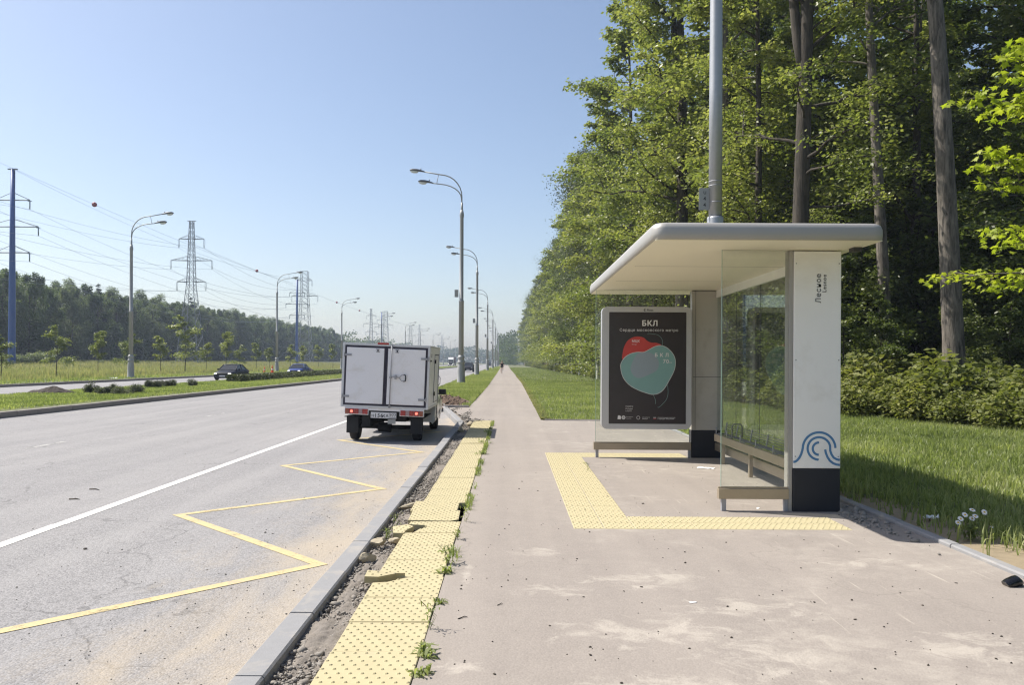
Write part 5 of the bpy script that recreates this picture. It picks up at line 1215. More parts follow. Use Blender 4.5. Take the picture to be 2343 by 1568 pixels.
# grey-green bushes, field saplings
for px, s in ((18, .9), (52, .75), (82, 1.0), (108, .85), (150, .6), (232, .35), (262, .3), (340, .3), (395, .25), (455, .35), (520, .3), (905*.7657, .3)):
    Y = 78*F/(VX-px); place('willow', (-78, Y, .85), 'pale grey-green bush in the meadow grass before the far wood', rz=rr.uniform(0, 6), s=s)
PROTO['sap1'] = make_tree('young_tree', 'x', 'young tree', 'young trees planted in a row on the meadow', 401, M_barkd, L_lime, H=4.4, r0=.045, h0=1.7, RR=1.15, nb=16, leaf=.20, nleaf=2000, prof='round', up=.5, tube_n=6, sub=3)
PROTO['sap2'] = make_tree('young_tree', 'x', 'young tree', 'young trees planted in a row on the meadow', 402, M_barkd, L_lime, H=5.2, r0=.05, h0=1.6, RR=1.7, nb=15, leaf=.20, nleaf=2000, prof='tall', up=.1, tube_n=6, sub=3)
for i, (px, top, lab) in enumerate([(3, 757, 'young tree cut by the left picture edge beside the blue pylon'), (129, 739, 'young tree with layered branches right of the blue pylon'), (225, 762, 'small young tree between the blue pylon and the nearest left lamp'), (296, 758, 'young tree standing directly behind the nearest left street lamp'),
    (368, 773, 'slim young tree right of the nearest left street lamp'), (424, 716, 'taller young tree in front of the nearer lattice pylon'), (472, 787, 'rounded young tree left of the dark saloon car'), (518, 763, 'young tree above the roof of the dark saloon car'), (550, 786, 'bushy young tree just right of the dark saloon car'),
    (587, 788, 'young tree between the two cars on the opposite carriageway'), (616, 798, 'short young tree left of the lamp with the cones'), (665, 786, 'young tree left above the blue car'), (692, 794, 'small young tree behind the blue car'), (729, 792, 'young tree right of the blue car'), (762, 790, 'young tree close to the left edge of the truck box')]):
    dx, dy = unroll(px, top); Y = -42*F/dx; z0 = .05; Ht = CAMZ - dy*Y/F; k = 'sap2' if i in (0, 1, 3, 5, 8, 11) else 'sap1'
    place(k, (-42, Y, z0), lab, rz=i*1.3, s=(Ht-z0)/(4.8 if k == 'sap1' else 5.7))
# hedge on the median
r = np.random.RandomState(5); n = 26000; t = r.uniform(0, 1, n)**1.3; Y = 59+t*93; u = r.uniform(-1, 1, n); e = r.uniform(0, 1, n)
hgt = .46*(1+.10*np.sin(Y*1.3)+.08*np.sin(Y*3.7+1))
on_top = e < .45; zz = np.where(on_top, hgt+r.normal(0, .03, n), hgt*r.uniform(0, 1, n)); ux = np.where(on_top, u*.55, np.sign(u)*(.5+r.normal(0, .05, n)))
C = np.stack([-20.9-.024*(Y-57)+bend(60)*0+ux, Y, zz], -1); V, T, v = leaves_np(C, .13, 6, aspect=.7)
hd = link('hedge', npmesh('hedge', V, T, v), L_hedge); tag(hd, 'low clipped hedge on the median in front of the two oncoming cars', 'hedge')
for px, py, pb, lab, k in ((211, 876, 901, 'dark grey-green shrub, nearest one on the median', 1), (262, 884, 901, 'ragged low shrub beside the dark one on the median', 1), (300, 880, 900, 'thin straggly shrub on the median below the nearest left lamp', 0), (345, 868, 888, 'sparse shrub on the median left of the dark shrub clump', 1), (388, 868, 886, 'rightmost leafy shrub clump on the median before the saloon car', 1), (438, 870, 884, 'small lone shrub on the median left of the dark saloon car', 1), (238, 886, 902, 'second low shrub between the dark one and the straggly one', 1), (281, 888, 903, 'thin grassy shrub beside the straggly one on the median', 0), (318, 884, 899, 'wispy shrub right of the straggly one on the median', 0), (364, 872, 888, 'middle shrub of the clump on the median', 1)):
    x, Y, z = G(px, pb, 0); h = (pb-py)*Y/F; b_ = bush('bush', 500+px, max(.55, h*1.45), .42 if k else .55, 2400 if k else 1200, .06, L_shrub, .5, 6)
    tag(b_, lab, 'bush', 'loose shrubs on the median'); b_.location = (x, Y, 0)
M_heap = simple('dark_heap_soil', (.05, .038, .03), .95, var=.3, scale=6, bmp=.5)
def mound(x, y, w_, d_, h, label, mat=M_heap, seed=1):
    b = MB(); n = 26; rr_ = random.Random(seed); vs = []
    for j in range(n):
        for i in range(n):
            u, v_ = i/(n-1)*2-1, j/(n-1)*2-1; q = max(0, 1-u*u-v_*v_); z = h*q**.8*(1+.25*math.sin(u*6+1)*math.cos(v_*3)) + rr_.uniform(-.02, .02)*(q > 0)
            vs.append((u*w_, v_*d_, z-.03))
    b.add(vs, [(j*n+i, j*n+i+1, (j+1)*n+i+1, (j+1)*n+i) for j in range(n-1) for i in range(n-1)], 0, False); o = b.build('soil_mound', mat); o.location = (x, y, 0)
    tag(o, label, 'soil heap', 'heaps of soil on the median and verge'); return o
mound(-22.0, 37.3, 1.15, .8, .30, 'long heap of dark soil on the median edge at the far left')
mound(-22.2, 49.5, .8, .7, .26, 'small soil heap behind the straggly shrub on the median', seed=3)
mound(-31.9, 121, 1.5, 1.4, .75, 'brown soil heap on the meadow side behind the blue car', seed=5)
# ------------------------------------------------------------------ cars
def car(name, label, paint, L=4.6, Wd=1.8, H=1.43, suv=False, lights=True):
    t = empty(name); tag(t, label, 'car'); hw = Wd/2; e = L/2
    # +Y is the rear, front faces -Y
    if not suv: S = [(-e, .60, .30, .62), (-e+.12, .80, .20, .70), (-e+.55, .88, .17, .76), (-e+1.0, .9, .30, .84), (-e+1.55, .9, .17, .92), (0, .9, .17, .95), (.9, .9, .17, .97), (e-.9, .9, .30, .98), (e-.35, .87, .2, .97), (e-.05, .80, .25, .92), (e, .72, .35, .80)]
    else: S = [(-e, .60, .35, .75), (-e+.15, .82, .25, .88), (-e+1.0, .9, .38, 1.0), (-e+1.4, .9, .25, 1.05), (.5, .9, .25, 1.06), (e-.9, .9, .38, 1.07), (e-.3, .88, .28, 1.06), (e-.02, .82, .32, 1.0), (e, .78, .38, .95)]
    b = MB(); loft(b, [body_sec(y, hw*w_/.9, zb, zt, .035) for y, w_, zb, zt in S]); body = b.build('body', paint, t)
    zb = .93 if not suv else 1.04; y0, y1, y2, y3 = (-e+1.22, -e+2.0, e-1.45, e-.55) if not suv else (-e+1.15, -e+1.9, e-.75, e-.15)
    Pb = [(-hw*.86, zb), (hw*.86, zb)]; tw = hw*.70
    lo = [(-hw*.88, y0, zb), (hw*.88, y0, zb), (hw*.88, y3, zb), (-hw*.88, y3, zb)]; hi = [(-tw, y1, H-.04), (tw, y1, H-.04), (tw, y2, H-.03), (-tw, y2, H-.03)]
    b = MB(); b.add(lo+hi, [(0,1,5,4),(1,2,6,5),(2,3,7,6),(3,0,4,7)]); b.build('window_glass', M_win, body)
    b = MB(); secs = []
    for y, z, k in ((y1-.03, H-.045, 1), (y1+.25, H, 1), ((y1+y2)/2, H+.01, 1), (y2-.2, H, 1), (y2+.05, H-.035, 1)):
        secs.append([(-tw-.03, y, z-.03), (-tw, y, z), (-tw*.5, y, z+.015), (0, y, z+.02), (tw*.5, y, z+.015), (tw, y, z), (tw+.03, y, z-.03)])
    loft(b, secs); b.build('roof', paint, body)
    b = MB()
    for s in (-1, 1):
        b.tube([(s*hw*.88, y0, zb), (s*tw, y1, H-.03)], .035, 5); b.tube([(s*hw*.88, y3, zb), (s*tw, y2, H-.03)], .045, 5); m = (y1+y2)/2+.1; b.tube([(s*hw*.885, m, zb), (s*tw, m, H-.02)], .035, 5)
    b.build('pillars', paint, body)
    for s in (-1, 1):
        b = MB(); b.box((s*.98*hw-.02, y0+.25, zb-.02), (s*.98*hw+s*.0+.14 if s > 0 else s*.98*hw+.02, y0+.35, zb+.12)) if s > 0 else b.box((s*.98*hw-.14, y0+.25, zb-.02), (s*.98*hw+.02, y0+.35, zb+.12)); b.build('wing_mirror', paint, body, .03)
        b = MB(); zl = .62 if not suv else .78; b.box((s*hw*.68-.13, -e-.01, zl-.05), (s*hw*.68+.13, -e+.16, zl+.04)); b.build('headlight', M_head if lights else M_lens, body, .03)
        b = MB(); b.box((s*hw*.72-.16, e-.1, zl+.1), (s*hw*.72+.16, e+.02, zl+.26)); b.build('tail_light', M_tl, body, .02)
    b = MB(); b.box((-.33, -e-.03, .47), (.33, -e+.1, .62)); b.box((-.55, -e-.015, .22), (.55, -e+.1, .36)); b.build('grille', M_dark, body, .02)
    b = MB(); b.box((-.26, -e-.045, .36), (.26, -e-.03, .47)); b.box((-.26, e+.005, .62), (.26, e+.02, .73)); b.build('number_plate', M_plate, body)
    r_ = .32 if not suv else .35
    for s in (-1, 1):
        for y in (-e+.9, e-.95): wheel(s*(hw-.10), y, t, r_, .21, s)
    return t
c = car('car', 'dark saloon car with headlights on coming along the opposite carriageway', M_cblack); c.location = (-25.15, 70.2, RZ)
b = MB(); 
c = car('car', 'blue saloon car following the dark one behind the hedge', M_cblue, 4.4, 1.76, 1.42); c.location = (-25.3, 93.0, RZ)
c = car('car', 'charcoal estate car driving away, seen between the two nearest lamp posts', M_csuv, 4.6, 1.84, 1.62, True, False); c.location = (-7.35, 137, RZ)
c = car('car', 'tiny dark car far up the road between distant lamp posts', M_cblack, 4.5, 1.8, 1.5, True, False); c.location = (-8.2, 300, RZ)
LT = empty('lorry', (-26.4, 345, RZ)); tag(LT, 'white lorry far away on the opposite carriageway', 'lorry')
b = MB(); b.box((-1.22, -1.0, .45), (1.22, 1.2, 2.9)); b.build('cab', M_tcar, LT, .12); b = MB(); b.add([(-1.15, -.95, 2.85), (1.15, -.95, 2.85), (1.15, .2, 3.75), (-1.15, .2, 3.75), (-1.15, 1.1, 2.85), (1.15, 1.1, 2.85), (1.15, 1.1, 3.75), (-1.15, 1.1, 3.75)], [(0,1,2,3),(3,2,6,7),(0,3,7,4),(1,5,6,2),(4,7,6,5)]); b.build('roof_fairing', M_tcar, LT)
b = MB(); b.box((-1.08, -1.03, 1.75), (1.08, -.98, 2.6)); b.build('windscreen', M_win, LT); b = MB(); b.box((-.95, -1.04, .55), (.95, -.99, 1.55)); b.build('grille', M_dark, LT)
b = MB(); b.box((-1.27, 1.6, 1.1), (1.27, 14, 3.9)); b.build('trailer', simple('brown_tarpaulin', (.16, .10, .10), .7), LT, .05)
for s in (-1, 1):
    for y in (-.2, 3.2, 11, 12.4): wheel(s*1.08, y, LT, .5, .3, s)
    b = MB(); b.box((s*.9-.18, -1.05, .62), (s*.9+.18, -.99, .85)); b.build('headlight', M_head, LT)
# ------------------------------------------------------------------ cyclist
CX, CY = G(1148.6, 855.5)[:2]
BK = empty('bicycle', (CX, CY, 0)); tag(BK, 'dark bicycle ridden along the footpath towards the camera', 'bicycle')
for y, nme in ((-.52, 'front_wheel'), (.52, 'rear_wheel')):
    b = MB(); b.tube([(0, y+.33*math.cos(2*math.pi*k/20), .34+.33*math.sin(2*math.pi*k/20)) for k in range(21)], .02, 6, 0, False)
    for k in range(8): b.tube([(0, y, .34), (0, y+.32*math.cos(2*math.pi*k/8), .34+.32*math.sin(2*math.pi*k/8))], .003, 3, 0, False)
    b.build(nme, M_rub, BK)
b = MB()
for p, q in (((0, .52, .34), (0, .05, .30)), ((0, .05, .30), (0, .15, .85)), ((0, .12, .75), (0, -.36, .80)), ((0, .05, .30), (0, -.36, .72)), ((0, .52, .34), (0, .13, .75)), ((0, -.52, .34), (0, -.36, .95))): b.tube([p, q], .018, 6)
b.build('frame', M_cblack, BK); b = MB(); b.tube([(-.30, -.30, 1.02), (-.1, -.36, .97), (.1, -.36, .97), (.30, -.30, 1.02)], .015, 6); b.build('handlebar', M_rub, BK)
b = MB(); b.tube([(0, .28, .90), (0, .15, .92), (0, .02, .91)], [.07, .05, .02], 8); b.build('saddle', M_rub, BK)
b = MB(); b.box((-.17, .0, .12), (-.08, .09, .15)); b.box((.08, .02, .46), (.17, .11, .49)); b.build('pedals', M_rub, BK)
M_skin = simple('skin', (.48, .28, .2), .6); M_shirt = simple('black_shirt', (.015, .012, .016), .9); M_short = simple('dark_shorts', (.03, .03, .04), .9); M_hair = simple('fair_hair', (.28, .2, .12), .8)
def skin_body(name, verts, edges, rads, mats, parent, sub=1, root=0):
    me = bpy.data.meshes.new(name); me.from_pydata(verts, edges, []); o = link(name, me, mats, parent); mo = o.modifiers.new('skin', 'SKIN'); mo.use_smooth_shade = True
    for i, rd in enumerate(rads): me.skin_vertices[0].data[i].radius = rd if isinstance(rd, tuple) else (rd, rd)
    me.skin_vertices[0].data[root].use_root = True
    s_ = o.modifiers.new('sub', 'SUBSURF'); s_.levels = s_.render_levels = sub; return o
PN = empty('person', (CX, CY, 0)); tag(PN, 'cyclist in a black T-shirt riding towards the camera on the footpath', 'person')
vs = [(0, .14, .98), (0, .05, 1.22), (0, -.05, 1.42), (0, -.09, 1.52), (0, -.13, 1.60), (0, -.14, 1.70),
      (-.17, -.04, 1.42), (-.26, -.14, 1.22), (-.27, -.28, 1.05), (.17, -.04, 1.42), (.26, -.14, 1.22), (.27, -.28, 1.05),
      (-.10, .12, .95), (-.14, -.24, .72), (-.13, .05, .24), (-.13, -.05, .15), (.10, .12, .95), (.14, -.22, .92), (.13, .04, .58), (.13, -.06, .50)]
ed = [(0,1),(1,2),(2,3),(3,4),(4,5),(2,6),(6,7),(7,8),(2,9),(9,10),(10,11),(0,12),(12,13),(13,14),(14,15),(0,16),(16,17),(17,18),(18,19)]
rd = [(.16,.12),(.15,.11),(.17,.11),.055,.085,.075,.065,.045,.035,.065,.045,.035,.09,.06,.045,.035,.09,.06,.045,.035]
bd = skin_body('body', vs, ed, rd, M_skin, PN, 2)
vs2 = [(0, .13, 1.0), (0, .05, 1.22), (0, -.05, 1.42), (-.17, -.04, 1.42), (-.24, -.11, 1.28), (.17, -.04, 1.42), (.24, -.11, 1.28)]
skin_body('shirt', vs2, [(0,1),(1,2),(2,3),(3,4),(2,5),(5,6)], [(.185,.14),(.175,.13),(.185,.125),.078,.062,.078,.062], M_shirt, PN, 2)
vs3 = [(0, .14, .98), (-.10, .11, .95), (-.13, -.14, .79), (.10, .11, .95), (.13, -.12, .93)]
skin_body('shorts', vs3, [(0,1),(1,2),(0,3),(3,4)], [(.18,.14),.11,.085,.11,.085], M_short, PN, 2)
b = MB(); b.lathe([(.02, .10), (.07, .085), (.095, .04), (.098, 0), (.08, -.03)], 12, 0, Matrix.Translation((0, -.12, 1.70))); b.build('hair', M_hair, PN)
# ------------------------------------------------------------------ pylons and cables
def bar(b, p, q, r_=.06, n=4): b.tube([p, q], r_, n, 0, False)
def monopole(loc, label, H=29.5):
    t = empty('power_pole', loc); tag(t, label, 'pylon', 'blue tubular pylons')
    b = MB(); b.lathe([(.52, -.3), (.52, 0), (.46, H*.35), (.38, H*.65), (.28, H)], 12); b.build('mast', M_bluep, t)
    b = MB(); b.tube([(.36, 0, H*.3), (.34, 0, H*.6), (.33, 0, H-.2)], .05, 4); b.build('ladder', M_latt, t)
    b = MB(); b.box((-.7, -.15, H), (.7, .15, H+.15)); b.build('top_bracket', M_latt, t)
    for z, l in ((H-4.6, 2.6), (H-8.6, 3.9), (H-12.5, 2.6)):
        b = MB(); bar(b, (-l, 0, z), (l, 0, z), .09); bar(b, (-l, 0, z+.05), (0, 0, z+1.2), .05); bar(b, (l, 0, z+.05), (0, 0, z+1.2), .05); b.build('cross_arm', M_latt, t)
        for s in (-1, 1): 
            b = MB(); b.tube([(s*l, 0, z), (s*l, 0, z-1.35)], .09, 5); b.box((s*l-.3, -.05, z-.18), (s*l+.3, .05, z-.10)); b.build('insulator', M_insul, t)
    return t
MP = monopole((-75, 117, .7), 'tall blue tubular pylon at the left picture edge')
for y, lb in ((273, 'thin tubular pylon beside the second lattice pylon'), (452, 'thin distant tubular pylon above the truck roof')):
    c = copy_tree(MP); c.location = (-75, y, .7); c['label'] = lb
def lattice(loc, label, H=36, levels=((-4.6, 3.2), (-10.0, 5.2), (-15.4, 3.6)), goal=False):
    t = empty('lattice_pylon', loc); tag(t, label, 'pylon', 'lattice pylons'); b = MB()
    def hwid(z): 
        f = z/H
        if goal: return 1.25+1.6*max(0, 1-f*1.3)
        return .42 + 1.0*max(0, (1-f)) + 2.4*max(0, .55-f)
    zs = [0]
    while zs[-1] < H-1.2: zs.append(zs[-1]+max(1.3, 3.6-2.6*zs[-1]/H))
    zs[-1] = H
    for i, (z0, z1) in enumerate(zip(zs, zs[1:])):
        a, c = hwid(z0), hwid(z1); C0 = [(-a,-a),(a,-a),(a,a),(-a,a)]; C1 = [(-c,-c),(c,-c),(c,c),(-c,c)]
        for k in range(4):
            k2 = (k+1) % 4; bar(b, (*C0[k], z0), (*C1[k], z1), .085); bar(b, (*C0[k], z0), (*C1[k2], z1), .045); bar(b, (*C0[k2], z0), (*C1[k], z1), .045)
    b.build('tower', M_latt, t)
    b = MB(); bar(b, (-1.1, 0, H), (1.1, 0, H), .10); b.build('top_bracket', M_latt, t)
    for dz, l in levels:
        z = H+dz; wv = hwid(z); b = MB()
        for s in (-1, 1):
            for yy in (-wv, wv): bar(b, (s*wv, yy, z), (s*l, 0, z), .06); bar(b, (s*wv, yy, z+1.1), (s*l, 0, z+.05), .05)
            for k in range(1, 5): 
                f = k/5; bar(b, (s*(wv+(l-wv)*f), 0, z), (s*(wv+(l-wv)*(f-.15)), 0, z+1.1*(1-f+.1)), .035)
        bar(b, (-l, 0, z), (l, 0, z), .05); b.build('cross_arm', M_latt, t)
        for s in (-1, 1): b = MB(); b.tube([(s*l-.12, 0, z), (s*l-.16, 0, z-1), (s*l-.1, 0, z-2.2)], .05, 4); b.tube([(s*l+.12, 0, z), (s*l+.16, 0, z-1), (s*l+.1, 0, z-2.2)], .05, 4); b.build('insulator', M_insul, t)
    return t
LP = lattice((-80.5, 196, .8), 'nearer lattice pylon with three pairs of arms, left of the dark saloon car')
b = None
L2 = lattice((-79.5, 300, .8), 'lattice pylon of slender box form right of the lamp with the cones', 35.5, ((-3.6, 2.8), (-9.6, 5.0)), True)
for (x, y, proto, lb, s) in ((-80, 446, LP, 'distant lattice pylon above the left part of the truck roof', .86), (-79, 492, L2, 'distant box-form lattice pylon right of the one above the truck roof', .92), (-82, 700, LP, 'small far lattice pylon above the right part of the truck roof', .95), (-72, 560, L2, 'far box-form lattice pylon near the right end of the truck roof', .75), (-82, 930, LP, 'tiny lattice pylon near the horizon', .9)):
    c = copy_tree(proto); c.location = (x, y, .8); c.scale = (s, s, s); c['label'] = lb
def cable(p, q, sag, name='power_cable', r_=.018, n=24, label=None, balls=(), over=None):
    pts = [Vector(p).lerp(Vector(q), k/n) - Vector((0, 0, 4*sag*(k/n)*(1-k/n))) for k in range(n+1)]
    b = MB(); b.tube(pts, [r_*max(1, v.y/150) for v in pts], 4, 0, False); o = b.build(name, M_wire); tag(o, label, 'cable', 'overhead power cables')
    for f in balls:
        c_ = pts[0].lerp(pts[-1], f) - Vector((0, 0, 4*sag*f*(1-f))); b = MB(); b.lathe([(.02, .5)] + [(.5*math.cos(R(a)), .5*math.sin(R(a))) for a in (70, 50, 30, 10, -10, -30, -50, -70)] + [(.02, -.5)], 14, 0, Matrix.Translation(c_)); bo = b.build('marker_ball', M_ball, o)
    return o
Hm = 29.5+.7
for z, l in ((Hm-4.6-1.35, 2.6), (Hm-8.6-1.35, 3.9), (Hm-12.5-1.35, 2.6)):
    for s in (-1, 1):
        cable((-75+s*l, -45, z), (-75+s*l, 117, z), 4.2, label='thin conductor strung to the blue tubular pylon from behind the camera')
        cable((-75+s*l, 117, z), (-75+s*l, 273, z), 4.2, label='thin conductor sagging between the blue pylon and the thin tubular pylon')
cable((-75, 117, Hm+.1), (-75, 273, Hm+.1), 3.0, label='earth wire from the top of the blue pylon')
for dz, l in ((-4.6, 3.2), (-10.0, 5.2), (-15.4, 3.6)):
    for s in (-1, 1):
        z = 36.8+dz-2.2; cable((-80.5+s*l, 20, z+1), (-80.5+s*l, 196, z), 5.0, label='conductor strung to the nearer lattice pylon over the meadow', r_=.018)
        cable((-80.5+s*l, 196, z), (-79.5+s*min(l, 5), 300, z-.8 if dz > -12 else z), 3.4, label='conductor from the nearer lattice pylon to the box-form pylon', r_=.018)
bp = [(207, 476), (595, 618), (767, 686), (813, 709)]
p0 = (-88, 60, 37.5); p1 = (-88, 196+30, 36); 
c1_ = cable((-86, 40, 39.5), (-84, 300, 31.5), 2.5, label='high earth wire carrying the nearest red marker ball', r_=.02, balls=((86*F/961-40-.5)/260,))
c2_ = cable((-84, 200, 32.5), (-82, 700, 32.5), 3.0, label='high earth wire carrying the distant red marker balls', r_=.018, balls=(.113, .345, .455))
# ------------------------------------------------------------------ cones and small things
def cone(loc, label, s=1):
    t = empty('traffic_cone', loc); tag(t, label, 'traffic cone', 'orange cones at the lamp foot'); t.scale = (s, s, s)
    b = MB(); b.lathe([(.17, .03), (.14, .16), (.09, .42), (.06, .6), (.03, .78)], 14); b.build('cone_body', M_orange, t); b = MB(); b.box((-.21, -.21, 0), (.21, .21, .035)); b.build('base', M_orange, t, .01)
    b = MB(); b.lathe([(.126, .29), (.098, .42)], 14); b.build('white_band', M_pwhite, t); return t
cone((-34.3, 108.5, 0), 'left orange cone at the foot of the lamp post behind the hedge', 1.05); cone((-32.6, 106.5, 0), 'taller orange cone right of the lamp post behind the hedge', 1.25)
# weeds along the joint
def weed(seed, n=26, L=.09, spiky=False, stem=.0):
    r = random.Random(seed); b = MB()
    for k in range(n):
        a = r.uniform(0, 6.28); el = r.uniform(.1, 1.2); l = L*r.uniform(.5, 1.2); w_ = l*(.12 if spiky else .26); z0 = stem*r.uniform(0, 1)
        o = Vector((r.gauss(0, .02), r.gauss(0, .035), z0)); d = Vector((math.cos(a)*math.cos(el), math.sin(a)*math.cos(el), math.sin(el))); sd = Vector((-math.sin(a), math.cos(a), 0))
        p1 = o+d*l*.5+Vector((0, 0, .01)); p2 = o+d*l-Vector((0, 0, l*.25))
        b.add([o-sd*w_*.15, o+sd*w_*.15, p1+sd*w_*.5, p1-sd*w_*.5, p2+sd*w_*.25, p2-sd*w_*.25, p2+d*w_*.4], [(0,1,2,3),(3,2,4,5),(5,4,6)])
    if stem:
        for k in range(3): b.tube([(0, 0, 0), (r.gauss(0, .02), r.gauss(0, .03), stem*.6), (r.gauss(0, .05), r.gauss(0, .06), stem*1.3)], .002, 4, 0, False)
    return b
WM = [weed(1, 34, .085), weed(2, 40, .07), weed(3, 26, .12, True), weed(4, 30, .075, False, .12), weed(5, 24, .05, False, .16)]
WP = []
for i, b in enumerate(WM):
    o = b.build('weed', L_grass); a = o.data.attributes.new('var', 'FLOAT', 'POINT'); a.data.foreach_set('value', np.random.RandomState(i).uniform(.25, .9, len(o.data.vertices))); WP.append(o)
used = set()
for i, (px, py, k, s, lab) in enumerate([(968, 1500, 0, 1.25, 'green weed clump in the joint near the bottom of the picture'), (962, 1545, 1, 1.0, 'lowest small weed in the joint at the bottom picture edge'), (984, 1440, 4, 1.0, 'spindly dry weed above the clump by the tile joint'), (1006, 1380, 1, .8, 'little weed in the joint above the spindly one'),
    (1022, 1312, 0, 1.1, 'broad weed beside the tiles halfway up the strip'), (1028, 1290, 3, 1.2, 'tall stemmed weed beside the tiles halfway up the strip'), (1036, 1265, 2, 1.0, 'spiky grass weed beside the split tile'), (1046, 1235, 3, .8, 'small stemmed weed by the split tile'), (1066, 1195, 4, 1.0, 'thin weed in the gap right of the lifted tile'), (1078, 1135, 2, .8, 'small spiky weed beyond the lifted tile'),
    (1100, 1040, 2, 1.3, 'bushy grass weed far along the joint'), (1110, 1015, 2, 1.6, 'bushy grass weed close to the truck shadow'), (1118, 990, 2, 1.5, 'farthest grass weed of the joint'), (1345, 1078, 4, .7, 'tiny weed on the inner edge of the shelter tiles'), (1340, 1062, 2, .5, 'tiny spiky weed on the inner edge of the shelter tiles'),
    (885, 1235, 3, .9, 'slender weed growing out of the soil strip by the kerb'), (905, 1210, 4, 1.0, 'wispy weed in the soil strip beside the low concrete piece')]):
    x, y, z = G(px, py, 0 if px > 930 else -.05); o = WP[k] if k not in used else WP[k].copy()
    if k in used: COL.objects.link(o)
    used.add(k); o.location = (x, y, z); o.rotation_euler = (0, 0, i*2.1); s *= .82; o.scale = (s, s, s); tag(o, lab, 'weed', 'weeds growing in the paving joints')
# daisies
dx_, dy_ = 4.22, 7.12
b = weed(9, 60, .11, False, .10); o = b.build('leaves', L_grass); a = o.data.attributes.new('var', 'FLOAT', 'POINT'); a.data.foreach_set('value', np.random.RandomState(3).uniform(.1, .6, len(o.data.vertices)))
DF = empty('daisy_plant', (dx_, dy_, 0)); tag(DF, 'clump of white daisies in the grass behind the right kerb', 'flowers'); o.parent = DF
M_petal = simple('white_petals', (.85, .85, .85), .6); M_yel = simple('yellow_flower_centre', (.6, .4, .03), .7); rq = random.Random(3)
for fx, fz_ in ((-.105, .20), (-.06, .235), (.02, .275), (.10, .265), (.03, .225), (.035, .19), (-.10, .155), (.20, .12)):
    fy = rq.uniform(-.04, .04); b = MB(); b.tube([(fx*.3, 0, 0), (fx*.7, fy*.5, fz_*.6), (fx, fy, fz_)], .002, 4, 0, False); st = b.build('flower_stem', L_grass, DF)
    s_ = .030 if fx < .15 else .014; b = MB(); Mx = Matrix.Translation((fx, fy, fz_)) @ Matrix.Rotation(R(rq.uniform(25, 65)), 4, 'X')
    for k in range(12):
        a_ = 2*math.pi*k/12; c_, s2 = math.cos(a_), math.sin(a_)
        b.add([(0, 0, 0), (s_*.6*c_-.006*s2, s_*.6*s2+.006*c_, .003), (s_*c_, s_*s2, 0), (s_*.6*c_+.006*s2, s_*.6*s2-.006*c_, .003)], [(0, 1, 2, 3)], 0, False, Mx)
    b.prism([(s_*.28*math.cos(2*math.pi*k/8), s_*.28*math.sin(2*math.pi*k/8)) for k in range(8)], .002, .006, 1, Mx); b.build('flower_head', [M_petal, M_yel], st)
# litter
b = MB(); M_pl = simple('black_glossy_plastic', (.008, .008, .010), .12)
Mx = Matrix.Translation((0, 0, .03)) @ Matrix.Rotation(R(62), 4, 'Y') @ Matrix.Rotation(R(20), 4, 'X'); b.lathe([(.02, .055), (.045, .05), (.050, .03), (.048, -.02), (.042, -.045), (.040, -.05)], 14, 0, Mx)
o = b.build('crushed_cup', M_pl); o.location = (3.66, 5.66, .0); o.scale = (1.3, 1, .8); o.rotation_euler = (0, 0, .5); tag(o, 'shiny black crushed cup lid lying against the kerb at the right edge', 'litter')
def scrap(loc, s, label, rz=0, sc=(1, 1, .5), mat=M_petal, seed=1):
    bm = bmesh.new(); bmesh.ops.create_grid(bm, x_segments=7, y_segments=7, size=1); rs = random.Random(seed)
    for v in bm.verts: v.co = Vector((v.co.x*s*sc[0]*(1-.2*abs(v.co.y)), v.co.y*s*sc[1], abs(rs.gauss(0, .3))*s*sc[2]+.003))
    me = bpy.data.meshes.new('scrap'); bm.to_mesh(me); bm.free(); o = link('paper_scrap', me, mat); o.location = loc; o.rotation_euler = (0, 0, rz); tag(o, label, 'litter'); return o
scrap((3.98+.35, 8.0, .02), .07, 'crumpled white tissue in the shaded grass by the kerb', .5, (1.2, .7, .7), seed=2)
scrap((3.0, 11.9, .0), .09, 'torn white paper strip on the ground under the bench', -.5, (1.6, .7, .15), seed=3)
scrap((2.55, 9.3, 0), .035, 'small white scrap on the pavement inside the shelter', .2, (1.4, .7, .2), seed=4)
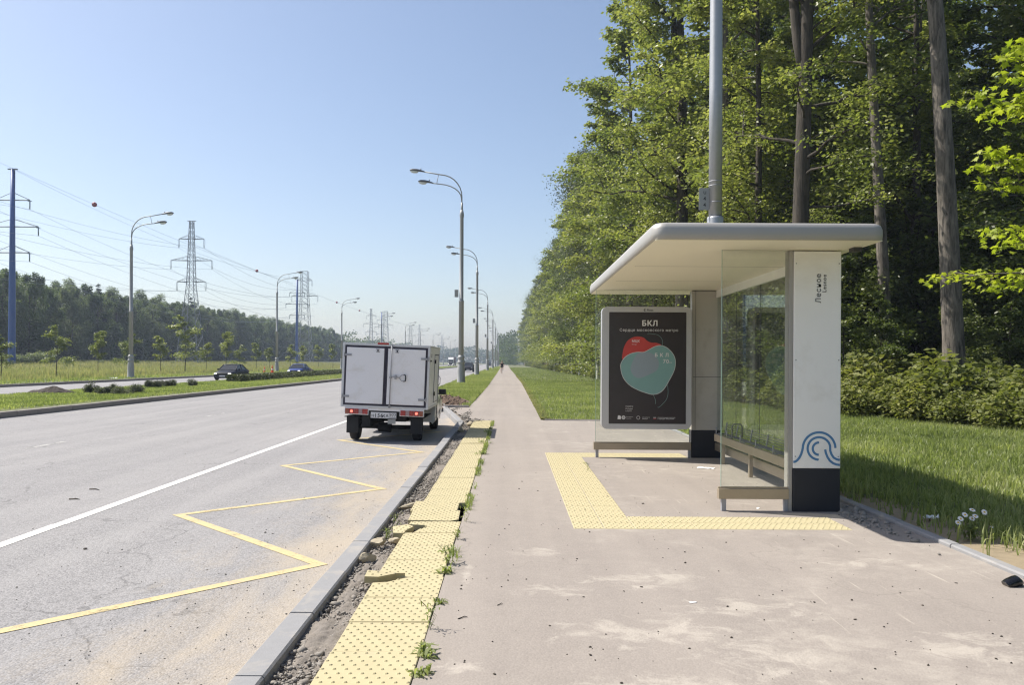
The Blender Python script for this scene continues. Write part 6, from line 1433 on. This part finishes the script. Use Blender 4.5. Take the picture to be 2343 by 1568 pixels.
scrap((2.75, 8.62, 0), .030, 'tiny white scrap just behind the near glass bar', 1.1, (1.5, .5, .2), seed=5)
scrap(G(1585, 1380, .0), .022, 'small white crumb of paper on the open pavement', .3, (1.3, .6, .2), seed=6)
scrap((-34.2, 67, .02), .25, 'pale plastic bag on the meadow edge left of the nearest lamp', 0, (1.5, .6, .6), seed=8)
def twig(p, q, label, r_=.006, mat=M_barkd):
    b = MB(); p = Vector(p); q = Vector(q); m = (p+q)/2+Vector((.01, .02, .004)); b.tube([p, m, q], [r_, r_*.8, r_*.4], 5); o = b.build('twig', mat); tag(o, label, 'stick', 'sticks and bits lying on the asphalt'); return o
a = G(205, 1121, RZ); c = G(227, 1122, RZ); twig(a, c, 'farther dark stick on the road beyond the white line', .016)
a = G(158, 1144, RZ); c = G(183, 1144, RZ); twig(a, c, 'nearer dark stick on the road beyond the white line', .016)
a = G(1048, 1417, 0.003); c = G(1070, 1413, .003); twig(a, c, 'small curved twig on the footpath near the weeds', .004)
a = G(1130, 1385, .003); twig(G(1138, 1386, .003), G(1150, 1383, .003), 'short bit of twig on the footpath', .003)
x, y, z = G(196, 1258, RZ); o = lump(x, y, RZ+.008, .018, 31, 'dark pebble on the bus bay asphalt below the white line', (1.2, 1, .7)); o.data.materials.clear(); o.data.materials.append(M_barkd); o['category'] = 'pebble'; o.name = 'pebble'; o['group'] = 'pebbles'
x, y, z = G(296, 1551+0, RZ); 
# leftover: haze
hz = MB(); hz.box((-1200, -60, -1.3), (900, 1500, 60))
M_haze = bpy.data.materials.new('haze_air'); M_haze.use_nodes = True; hn = M_haze.node_tree; hn.nodes.remove(hn.nodes['Principled BSDF'])
pv = hn.nodes.new('ShaderNodeVolumePrincipled'); pv.inputs['Color'].default_value = (.70, .81, 1.0, 1); pv.inputs['Density'].default_value = .00042; pv.inputs['Anisotropy'].default_value = .2
ln(hn, pv.outputs[0], hn.nodes['Material Output'].inputs['Volume'])
M_haze.volume_intersection_method if False else None
ho = hz.build('haze', M_haze); ho['kind'] = 'stuff'
